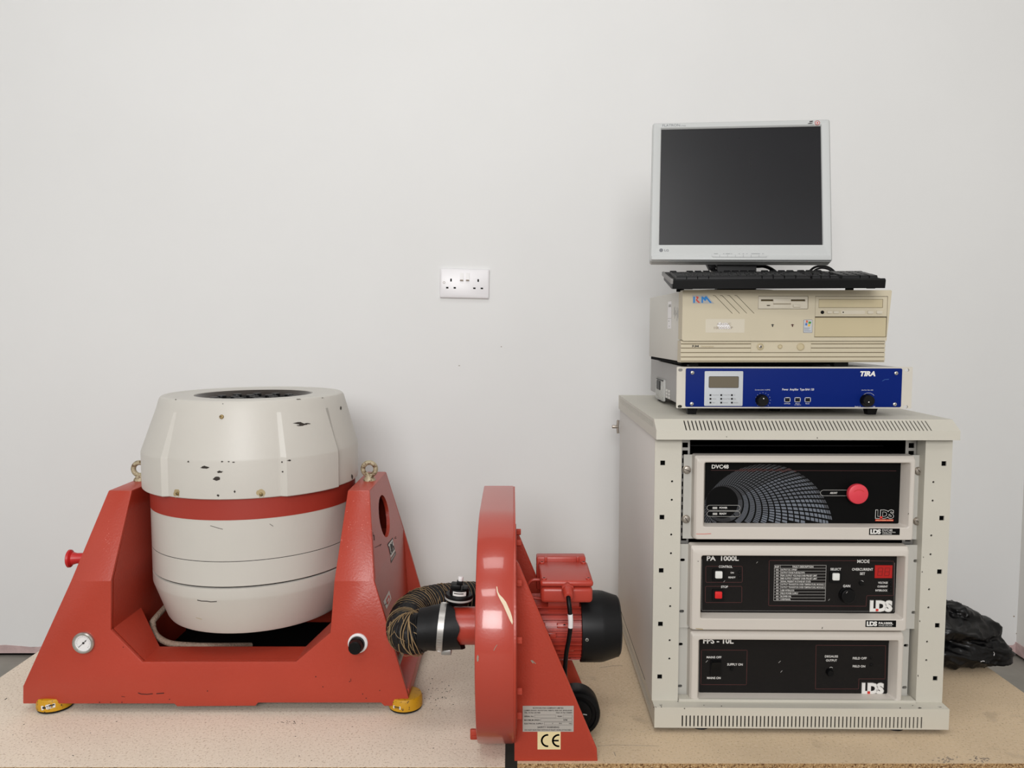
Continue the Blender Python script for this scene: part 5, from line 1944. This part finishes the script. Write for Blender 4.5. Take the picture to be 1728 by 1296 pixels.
# front print
m = MB()
yy = UY
m.flat([xz(PCM, *z7(*p), yy) for p in ((158, 112), (372, 112), (478, 238), (163, 238))], yy, 0)
for p in [((172, 135), (195, 135), (195, 225), (172, 225))]:
    m.flat([xz(PCM, *z7(*q), yy) for q in p], yy - 0.0002, 1)
m.flat([xz(PCM, *z7(*q), yy) for q in ((208, 130), (248, 136), (246, 160), (228, 178), (275, 225), (244, 225), (206, 184), (224, 160))], yy - 0.0002, 2)
m.flat([xz(PCM, *z7(*q), yy) for q in ((290, 134), (312, 134), (330, 150), (348, 130), (366, 130), (442, 225), (412, 225), (366, 168), (352, 196), (338, 196), (314, 168), (314, 225), (290, 225))], yy - 0.0002, 1)
m.build('maker_badge', [M['logogrey'], M['logoblue'], M['logored']], uf, label='silver RM badge with red and blue letters')
m = MB()
m.prism(rrect(*rect(PCM, (1190.5, 538.4, 1256.4, 561.4), UY), 0.001, 3), UY - 0.0002, UY)
ast = m.build('asset_label', M['beige3'], uf, label='pale worn asset label')
m = MB()
m.text('AIRENC', PCM, (1209.5, 545, 1233.5, 549), UY - 0.0005, 0.0, mi=1)
m.text('1000055P', PCM, (1204.8, 551.2, 1236.6, 555.2), UY - 0.0005, 0.0, mi=1)
m.flat([xz(PCM, *z7(*p), UY) for p in ((520, 545), (540, 515), (568, 508), (580, 520), (612, 518), (640, 514), (668, 522), (690, 540), (705, 570), (716, 600), (700, 607), (640, 605), (560, 608), (535, 600), (545, 575), (520, 560))], UY - 0.00045, 0)
m.build('label_wear', [M['whiteplastic'], M['grime']], ast)
m = MB()
m.prism(rrect(*stx, 0.0012, 3), UY - 0.0003, UY, mi=0)
sx0, sx1, sz0, sz1 = stx
m.prism(rrect(sx0 + 0.0005, sx1 - 0.0005, sz0 + 0.0005, sz1 - 0.0005, 0.001, 3), UY - 0.0004, UY, mi=1)
z8 = lambda a, b: xz(PCM, 1340 + a / 9.6, 485 + b / 9.6, UY)
for mi_, q in ((2, ((195, 530), (224, 538), (218, 574), (190, 568))), (3, ((234, 552), (278, 556), (268, 590), (229, 588))), (4, ((186, 574), (214, 582), (208, 620), (176, 612))), (5, ((226, 594), (262, 598), (252, 634), (220, 630)))):
    m.flat([z8(*p) for p in q], UY - 0.0005, mi_)
for y_, x_ in ((660, 250), (682, 240), (708, 268)):
    m.strip([z8(165, y_), z8(x_, y_)], 0.0006, UY - 0.0005, False, 0)
m.build('flag_sticker', [M['navy'], M['amppanel'], M['orange'], M['green'], M['flagblue'], M['amber']], uf, label='small sticker with four-colour flag')
for px, mi in ((1303.7, 'dark'), (1337.3, 'chipred')):
    m = MB()
    P = [(px - 3.2, 548.2), (px, 546.8), (px + 3.2, 548.2), (px + 1.0, 548.9), (px + 1.0, 551.6), (px - 1.0, 551.6), (px - 1.0, 548.9)]
    m.flat([xz(PCM, *p, UY) for p in P], UY)
    m.build('indicator_light', M[mi], uf)
m = MB()
m.text('RM', PCM, (1168, 582.4, 1179, 585.8), -0.0012, 0.02, mi=0)
m.text('Innovator', PCM, (1183.6, 582.8, 1205, 585.8), -0.0012, 0.0, mi=1)
m.build('model_lettering', [M['dark'], M['faint']], lf)
for px, py, r_, nm in ((1283, 585, 5.6, 'key_lock'), (1316.3, 584.8, 3.6, 'reset_button'), (1351, 585.2, 6.2, 'power_button')):
    x, z = xz(PCM, px, py, -0.002)
    rr = r_ * 1.55 / FPX
    m = MB()
    m.lathe([(rr, -0.001), (rr, 0.0022), (rr * 0.84, 0.003), (rr * 0.8, 0.0018), (0, 0.0020)], 24, Matrix.Translation((x, -0.001, z)) @ Matrix.Rotation(PI / 2, 4, 'X'))
    b_ = m.build(nm, M['beige2'], pc)
    if nm == 'key_lock':
        m = MB()
        m.cyl((x, -0.0012, z), (x, -0.0044, z), rr * 0.5, n=16, bev=0.0004)
        lk = m.build('lock_barrel', M['nickel'], b_)
        m = MB()
        m.flat(circ(x + 0.0003, z, 0.0013, 8), -0.0045)
        m.build('keyhole', M['blackmat'], b_)
for fx, fy, wd in ((0.02, 0.03, 0.02), (0.318, 0.022, 0.030), (0.02, 0.32, 0.03), (0.37, 0.32, 0.03)):
    m = MB()
    m.box(fx, fx + wd, fy, fy + 0.02, 0, PF + 0.001, 0.001, 1)
    m.build('foot', M['black'], pc)
m = MB()
m.box(0.004, 0.318, 0.030, 0.340, 0.0035, PF)
m.build('underside_tray', M['interior'], pc)
SPc = Surf([pcase], PCM)
m = MB()
SPc.mark(m, [(1127.5, 509), (1133.6, 508.2), (1133, 554.5), (1126.6, 554.6)], 0.0003, 0)
SPc.mark(m, [(1128.8, 513.8), (1132.4, 513.4), (1132.2, 518), (1128.6, 518.4)], 0.0006, 1)
SPc.line(m, [(1127.2, 537.6), (1133, 537.2)], .7, 0.0006, 1)
SPc.line(m, [(1128, 541.8), (1130, 541.7)], 1.2, 0.0006, 1)
SPc.line(m, [(1129, 550.4), (1130.6, 550.3)], 1.2, 0.0006, 1)
for k in range(7):
    SPc.line(m, [(1138 + k * 1.2, random.uniform(515, 528)), (1137.5 + k * 1.3, random.uniform(530, 543))], 0.6, 0.0003, 2)
m.build('side_label', [M['whiteplastic'], M['greyprint'], M['greyprint']], pcase, label='white barcode strip on the side')

# ================================================================== MONITOR
ZPC = 0.7240 + PZ1
MN = frame_matrix((0.45, 1.615, 0.936), -8, -13) @ Matrix.Rotation(math.radians(0.9), 4, 'Y')
mo = thing('flat_monitor', 'silver flat-panel monitor with dark blank screen standing on the computer', 'monitor', MN)
ox0, ox1 = xz(MN, 1099, 325, 0)[0], xz(MN, 1403.2, 325, 0)[0]
oz0, oz1 = xz(MN, 1250, 440.2, 0)[1], xz(MN, 1250, 203.6, 0)[1]
sx0, sx1 = xz(MN, 1114.5, 315, 0.004)[0], xz(MN, 1386, 315, 0.004)[0]
sz0, sz1 = xz(MN, 1250, 413.4, 0.004)[1], xz(MN, 1250, 216.2, 0.004)[1]


def R3(a, b, c, d, r, y):
    return [(p, y, q) for p, q in rrect(a, b, c, d, r, 5)]


zlip = xz(MN, 1250, 431.8, 0)[1]
m = MB()
m.loft([R3(ox0 + 0.004, ox1 - 0.004, oz0 + 0.004, oz1 - 0.004, 0.006, 0.032), R3(ox0, ox1, oz0, oz1, 0.005, 0.028), R3(ox0, ox1, oz0, oz1, 0.005, 0.004), R3(ox0 + 0.003, ox1 - 0.003, oz0 + 0.003, oz1 - 0.003, 0.004, 0.0),
        R3(sx0 - 0.004, sx1 + 0.004, sz0 - 0.003, sz1 + 0.003, 0.002, 0.0), R3(sx0 - 0.0015, sx1 + 0.0015, sz0 - 0.001, sz1 + 0.0015, 0.001, 0.0012), R3(sx0, sx1, sz0, sz1, 0.0008, 0.005)])
m.box(ox0 + 0.003, ox1 - 0.003, -0.0035, 0.002, oz0 + 0.001, zlip, 0.0015, 2)
bz = m.build('bezel', M['silver'], mo, ang=30)
m = MB()
m.box(sx0 - 0.001, sx1 + 0.001, 0.0042, 0.008, sz0 - 0.001, sz1 + 0.001)
scr = m.build('screen', M['screen'], mo)
m = MB()
m.loft([R3(ox0 + 0.004, ox1 - 0.004, oz0 + 0.004, oz1 - 0.004, 0.006, 0.030), R3(ox0 + 0.012, ox1 - 0.012, oz0 + 0.012, oz1 - 0.012, 0.01, 0.045), R3(ox0 + 0.05, ox1 - 0.05, oz0 + 0.05, oz1 - 0.06, 0.02, 0.062)], True, True)
m.build('rear_shell', M['black'], mo)
m = MB()
bx0_, bx1_, bz0_, bz1_ = rect(MN, (1201.4, 430, 1294, 434), -0.0035)
m.prism(rrect(bx0_, bx1_, bz0_, bz1_, 0.0024, 4), -0.0048, -0.0020, bev=0.0006)
bs = m.build('button_strip', M['silver'], mo)
m = MB()
for k in range(1, 7):
    xk_ = bx0_ + (bx1_ - bx0_) * k / 7
    m.strip([(xk_, bz0_ + 0.0005), (xk_, bz1_ - 0.001)], 0.0005, -0.0049)
m.build('button_gaps', M['lettergrey'], bs)
m = MB()
m.text('FLATRON', MN, (1118, 209.4, 1147.2, 213.7), 0, 0.0, mi=0)
m.text('L1715S', MN, (1148.6, 211.2, 1157, 213.5), 0, 0.0, mi=0)
cx_, cz_ = xz(MN, 1115.7, 422.3, 0)
m.flat(circ(cx_, cz_, 0.0040, 20), 0, 0)
m.text('LG', MN, (1121.2, 420.6, 1128.4, 424.4), 0, 0.02, mi=0)
cx_, cz_ = xz(MN, 1379.3, 207.3, 0)
m.strip(circ(cx_, cz_, 0.0046, 24), 0.0011, 0, True, 2)
m.flat(circ(cx_, cz_, 0.0017, 10), 0, 2)
for P in (((1366, 204.4), (1372, 203.6), (1371, 205.4), (1374, 205.6), (1366, 206.2)), ((1362.6, 208.6), (1367, 207), (1372.6, 207.2), (1370, 208.6), (1364, 209.2))):
    m.flat([xz(MN, *p, 0) for p in P], 0, 1)
m.strip([xz(MN, 1366, 210, 0), xz(MN, 1373, 210.6, 0)], 0.0004, 0, False, 0)
for px0, px1 in ((1205, 1211), (1220.6, 1222), (1225, 1232), (1234, 1235), (1247, 1248), (1253.6, 1255), (1260, 1261), (1268, 1282), (1286.6, 1288)):
    m.strip([xz(MN, px0, 428.2, 0), xz(MN, px1, 428.2, 0)], 0.0008, -0.0002, False, 0)
m.build('bezel_lettering', [M['lettergrey'], M['dark'], M['redprint']], bz)
m = MB()
SM = Surf([scr], MN)
for px, py, rx, ry in ((1267.5, 262, 2, 1.2), (1266.5, 268.5, 1.2, 1.6), (1266, 276, 1.2, 2.6), (1266.4, 279.5, .8, 1.4), (1266.2, 285.5, .6, .8), (1264, 293, .8, .9), (1247.5, 233, 1.6, 1)):
    SM.blob(m, px, py, rx, ry, 9, 0.3, 0.0003)
m.build('screen_marks', M['smudge'], scr)
# stand, built upright in its own level frame
inv = MN.inverted()


def lev(p):
    return inv @ Vector(p)


m = MB()
A = [at(Matrix.Translation((0, 1.66, 0)), px, py, 1, 0) + Vector((0, 1.66, 0)) for px, py in ((1209.5, 430), (1273, 430), (1273, 470), (1209.5, 470))]
lo = [lev((A[3].x, 1.655, ZPC + 0.006)), lev((A[2].x, 1.655 - 0.009, ZPC + 0.006)), lev((A[2].x, 1.675 - 0.009, ZPC + 0.006)), lev((A[3].x, 1.675, ZPC + 0.006))]
hi = [lev((A[0].x, 1.655, 0.985)), lev((A[1].x, 1.655 - 0.009, 0.985)), lev((A[1].x, 1.675 - 0.009, 0.985)), lev((A[0].x, 1.675, 0.985))]
m.loft([lo, hi], True, True)
m.build('stand_column', M['black'], mo)
m = MB()
m.lathe([(0, 0), (0.100, 0), (0.102, 0.003), (0.096, 0.007), (0.03, 0.010), (0, 0.010)], 48, inv @ Matrix.Translation((0.488, 1.72, ZPC)) @ Matrix.Diagonal((1.0, 0.85, 1, 1)))
m.build('stand_base', M['black'], mo)
# cables behind the keyboard
for nm, lab, pts, r_ in (('video_cable', 'black video cable hanging left of the monitor stand', ((1207, 434, 1.665), (1202, 441, 1.665), (1199, 447, 1.665), (1203, 455, 1.665), (1209, 464, 1.67)), 0.0055),
                         ('power_cable', 'black cable arching right of the monitor stand', ((1266, 449, 1.70), (1278, 449.5, 1.70), (1290, 449.5, 1.70), (1303, 455, 1.70), (1316, 466, 1.70)), 0.0038),
                         ('keyboard_cable', 'grey-black looped cable behind the right half of the keyboard', ((1360, 468, 1.70), (1368, 456, 1.70), (1378, 450, 1.70), (1392, 449.5, 1.70), (1404, 455, 1.70), (1416, 468, 1.70)), 0.0026)):
    P = [at(Matrix(), px, py, 1, Y) for px, py, Y in pts]
    r0 = thing(nm, lab, 'cable', Matrix.Translation(P[0]))
    m = MB()
    m.tube(smooth_path([p - P[0] for p in P], 8), r_, 10)
    m.build('cable_sheath', M['black'] if nm != 'keyboard_cable' else M['cowl'], r0, ang=60)
    if nm == 'keyboard_cable':
        m = MB()
        P2 = [at(Matrix(), px, py, 1, 1.692) - P[0] for px, py in ((1366, 468), (1374, 457), (1384, 452.5), (1394, 453), (1402, 457), (1408, 468))]
        m.tube(smooth_path(P2, 8), 0.0022, 10)
        m.build('second_loop', M['cowl'], r0, ang=60)
    if nm == 'video_cable':
        m = MB()
        a = P[2] - P[0]
        m.box(a.x - 0.008, a.x + 0.008, a.y - 0.008, a.y + 0.008, a.z - 0.010, a.z + 0.006, 0.002, X=Matrix.Translation(a) @ Matrix.Rotation(-0.5, 4, 'Y') @ Matrix.Translation(-a))
        m.build('connector', M['black'], r0)

# ================================================================== KEYBOARD
KBM = frame_matrix((0.313, 1.502, ZPC - 0.0002), -4.5, 9.5)
kb = thing('keyboard', 'black computer keyboard with raised back edge lying on the computer', 'keyboard', KBM)
KW, KD = 0.402, 0.150
m = MB()
side = [(0.0, 0.0), (0.0, 0.0155), (0.004, 0.0185), (0.022, 0.0165), (KD - 0.02, 0.0165), (KD, 0.019), (KD + 0.002, 0.014), (KD - 0.004, 0.002), (0.02, -0.002)]
m.prism([(a, b) for a, b in side], 0.0, KW, ax='x', bev=0.0015)
m.build('keyboard_body', M['black'], kb, ang=35)
m = MB()
m.prism([(0.000, 0.010), (0.0, 0.0165), (0.004, 0.0195), (0.03, 0.018), (KD - 0.02, 0.018), (KD, 0.0200), (KD, 0.012)], -0.004, 0.0015, ax='x', bev=0.0008)
m.build('end_cap', M['kbgrey'], kb, label='grey left end cap')
for xx in (0.025, KW - 0.03):
    m = MB()
    m.box(xx, xx + 0.016, 0.012, 0.020, -0.0022, 0.002, 0.0005)
    m.build('rubber_foot', M['black'], kb)
    m = MB()
    z_leg = -(KD - 0.02) * math.tan(math.radians(9.5)) + 0.0002
    m.box(xx, xx + 0.016, KD - 0.024, KD - 0.020, z_leg + 0.001, 0.004)
    m.build('tilt_leg', M['black'], kb)
u = (KW - 0.016) / 22.6
keymesh = {}


def key_obj(w_):
    if w_ not in keymesh:
        m = MB()
        a, b = w_ * u / 2 - 0.0005, u * 0.5 - 0.0005
        c, d = a - 0.0016, b - 0.0018
        m.loft([[(-a, -b, 0), (a, -b, 0), (a, b, 0), (-a, b, 0)], [(-a + .0003, -b + .0003, 0.003), (a - .0003, -b + .0003, 0.003), (a - .0003, b - .0003, 0.003), (-a + .0003, b - .0003, 0.003)],
                [(-c, -d + .0003, 0.0070), (c, -d + .0003, 0.0070), (c, d + .0006, 0.0076), (-c, d + .0006, 0.0076)]], False, True)
        o = m.build('key', M['key'], kb, ang=20)
        keymesh[w_] = o.data
        return o
    o = bpy.data.objects.new('key', keymesh[w_])
    COL.objects.link(o)
    o.parent = kb
    return o


R1 = [1] * 13 + [2]
ROWS = [  # (row y index, list of (start unit, widths))
    (0, [(0, [1.25, 1.25, 1.25]), (3.75, [6.0]), (9.75, [1.25, 1.25, 1.25, 1.5]), (15.3, [1, 1, 1]), (18.6, [2, 1])]),
    (1, [(0, [2.25] + [1] * 10 + [2.75]), (16.3, [1]), (18.6, [1, 1, 1])]),
    (2, [(0, [1.75] + [1] * 11 + [2.25]), (18.6, [1, 1, 1])]),
    (3, [(0, [1.5] + [1] * 12 + [1.5]), (15.3, [1, 1, 1]), (18.6, [1, 1, 1])]),
    (4, [(0, R1), (15.3, [1, 1, 1]), (18.6, [1, 1, 1, 1])]),
    (5.35, [(0, [1]), (2, [1, 1, 1, 1]), (6.5, [1, 1, 1, 1]), (11, [1, 1, 1, 1]), (15.3, [1, 1, 1])]),
]
for ri, segs in ROWS:
    for st, ws in segs:
        xx = st
        for w_ in ws:
            o = key_obj(w_)
            yk_ = 0.0165 + (ri + 0.5) * (KD - 0.034) / 6.5
            o.location = (0.008 + (xx + w_ / 2) * u, yk_, 0.0155)
            o.rotation_euler = (math.radians(-6 + ri * 2.4), 0, 0)
            xx += w_
for ri in (0, 2):
    m = MB()
    b = u * 0.98
    m.loft([[(-u / 2 + .0005, -b, 0), (u / 2 - .0005, -b, 0), (u / 2 - .0005, b, 0), (-u / 2 + .0005, b, 0)], [(-u / 2 + .002, -b + .002, .007), (u / 2 - .002, -b + .002, .007), (u / 2 - .002, b - .001, .0075), (-u / 2 + .002, b - .001, .0075)]], False, True)
    o = m.build('key', M['key'], kb)
    o.location = (0.008 + 22.1 * u, 0.0165 + (ri + 1.0) * (KD - 0.034) / 6.5, 0.0155)

# ================================================================== DOUBLE SOCKET
WM = Matrix.Translation((-0.135, WY, 0.93)) @ Matrix.Rotation(math.radians(1.3), 4, 'Y')
so = thing('double_socket', 'white double switched power socket on the back wall', 'socket', WM)
x0, x1, z0, z1 = rect(WM, (742.2, 453.4, 825.6, 503.2), -0.01)
m = MB()
m.loft([R3(x0, x1, z0, z1, 0.003, 0.0), R3(x0, x1, z0, z1, 0.003, -0.006), R3(x0 + 0.0015, x1 - 0.0015, z0 + 0.0025, z1 - 0.0015, 0.003, -0.0088), R3(x0 + 0.004, x1 - 0.004, z0 + 0.008, z1 - 0.005, 0.003, -0.010)], False, True)
pl_ = m.build('faceplate', M['socket'], so, ang=30)
zs_ = lambda a, b: (720 + a / 13.29, 430 + b / 13.29)
for a in (787, 920):
    b = (*zs_(a - 38, 402), *zs_(a + 38, 583))
    x0, x1, z0, z1 = rect(WM, b, -0.010)
    m = MB()
    m.prism([(-0.0095, z1), (-0.0112, z1), (-0.0150, z0 + 0.001), (-0.0145, z0), (-0.0095, z0)], x0, x1, ax='x')
    rs = m.build('rocker', M['whiteplastic'], so)
    m = MB()
    m.box(x0 + 0.0004, x1 - 0.0004, -0.0155, -0.0140, z0 - 0.0002, z0 + 0.0028)
    m.build('rocker_edge', M['grime'], rs)
for a, b, w_, h_ in ((547, 567, 34, 66), (462, 738, 54, 36), (630, 741, 54, 36), (1156, 577, 34, 60), (1070, 750, 54, 34), (1238, 753, 54, 34)):
    x0, x1, z0, z1 = rect(WM, (*zs_(a - w_ / 2, b - h_ / 2), *zs_(a + w_ / 2, b + h_ / 2)), -0.010)
    m = MB()
    m.box(x0, x1, -0.0102, -0.0080, z0, z1)
    m.build('pin_hole', M['blackmat'], so)
x, z = xz(WM, *zs_(391, 623), -0.010)
m = MB()
m.lathe([(0.0034, 0.0), (0.0034, 0.0006), (0.0024, 0.0006), (0.0024, -0.0005)], 18, Matrix.Translation((x, -0.0098, z)) @ Matrix.Rotation(PI / 2, 4, 'X'))
m.build('fixing_screw', M['grime'], so)

# ================================================================== BLACK BUNDLE right of the rack
bo = bpy.data.meshes.new('bundle_src')
b = bmesh.new()


def lump(c, r, rot=(0, 0, 0)):
    t = bmesh.new()
    bmesh.ops.create_icosphere(t, subdivisions=4, radius=1)
    X = Matrix.Translation(c) @ Matrix.Rotation(rot[2], 4, 'Z') @ Matrix.Rotation(rot[1], 4, 'Y') @ Matrix.Rotation(rot[0], 4, 'X') @ Matrix.Diagonal((*r, 1))
    t.transform(X)
    me = bpy.data.meshes.new('t')
    t.to_mesh(me)
    t.free()
    b.from_mesh(me)
    bpy.data.meshes.remove(me)


lump((1.050, 1.795, 0.043), (0.140, 0.085, 0.043))
lump((1.132, 1.790, 0.039), (0.052, 0.072, 0.039), (0, 0.12, 0.25))
lump((0.960, 1.800, 0.050), (0.055, 0.075, 0.046))
lump((1.040, 1.790, 0.092), (0.130, 0.072, 0.024), (0, 0.10, 0.05))
lump((1.148, 1.805, 0.080), (0.030, 0.040, 0.020), (0, 0.7, 0.2))
lump((1.005, 1.830, 0.119), (0.135, 0.060, 0.020), (0, 0.34, 0))
lump((1.100, 1.825, 0.108), (0.060, 0.045, 0.016), (0, 0.45, 0.3))
b.to_mesh(bo)
b.free()
tmpo = bpy.data.objects.new('bundle_src', bo)
COL.objects.link(tmpo)
md = tmpo.modifiers.new('r', 'REMESH')
md.mode = 'VOXEL'
md.voxel_size = 0.0036
dg = bpy.context.evaluated_depsgraph_get()
me = bpy.data.meshes.new_from_object(tmpo.evaluated_get(dg))
bpy.data.objects.remove(tmpo)
b = bmesh.new()
b.from_mesh(me)
for k in range(2):
    bmesh.ops.smooth_vert(b, verts=b.verts, factor=0.5, use_axis_x=True, use_axis_y=True, use_axis_z=True)
b.normal_update()
for v in b.verts:
    p = v.co.copy()
    q = Vector((p.x * 9 + 2 * noise.noise(p * 7), p.y * 14, p.z * 34 + p.x * 9))
    rid = 1 - abs(noise.noise(q)) * 2.2
    rid2 = 1 - abs(noise.noise(Vector((p.x * 30, p.y * 26, p.z * 60 - p.x * 20)))) * 2.2
    d = 0.0085 * (max(rid, 0) ** 2 - 0.45) + 0.0042 * (max(rid2, 0) ** 2 - 0.3)
    v.co = p + v.normal * d
    if v.co.z < 0.0012:
        v.co.z = 0.0012
off = Vector((1.05, 1.81, 0))
for v in b.verts:
    v.co -= off
mm_ = MB()
mm_.merge(b)
root = thing('duct_bundle', 'crumpled shiny black sheeting bundle lying on the board right of the rack', 'bundle', Matrix.Translation(off))
bun = mm_.build('sheeting', M['bag'], root, ang=180)
m = MB()
SBu = Surf([bun], Matrix.Translation(off))
SBu.line(m, [(1676, 1099.5), (1677.5, 1102), (1676.5, 1106)], 0.9, 0.0012)
SBu.line(m, [(1654, 1117), (1658, 1115.6), (1661, 1116)], 0.9, 0.0012)
m.build('white_flecks', M['whiteplastic'], root)
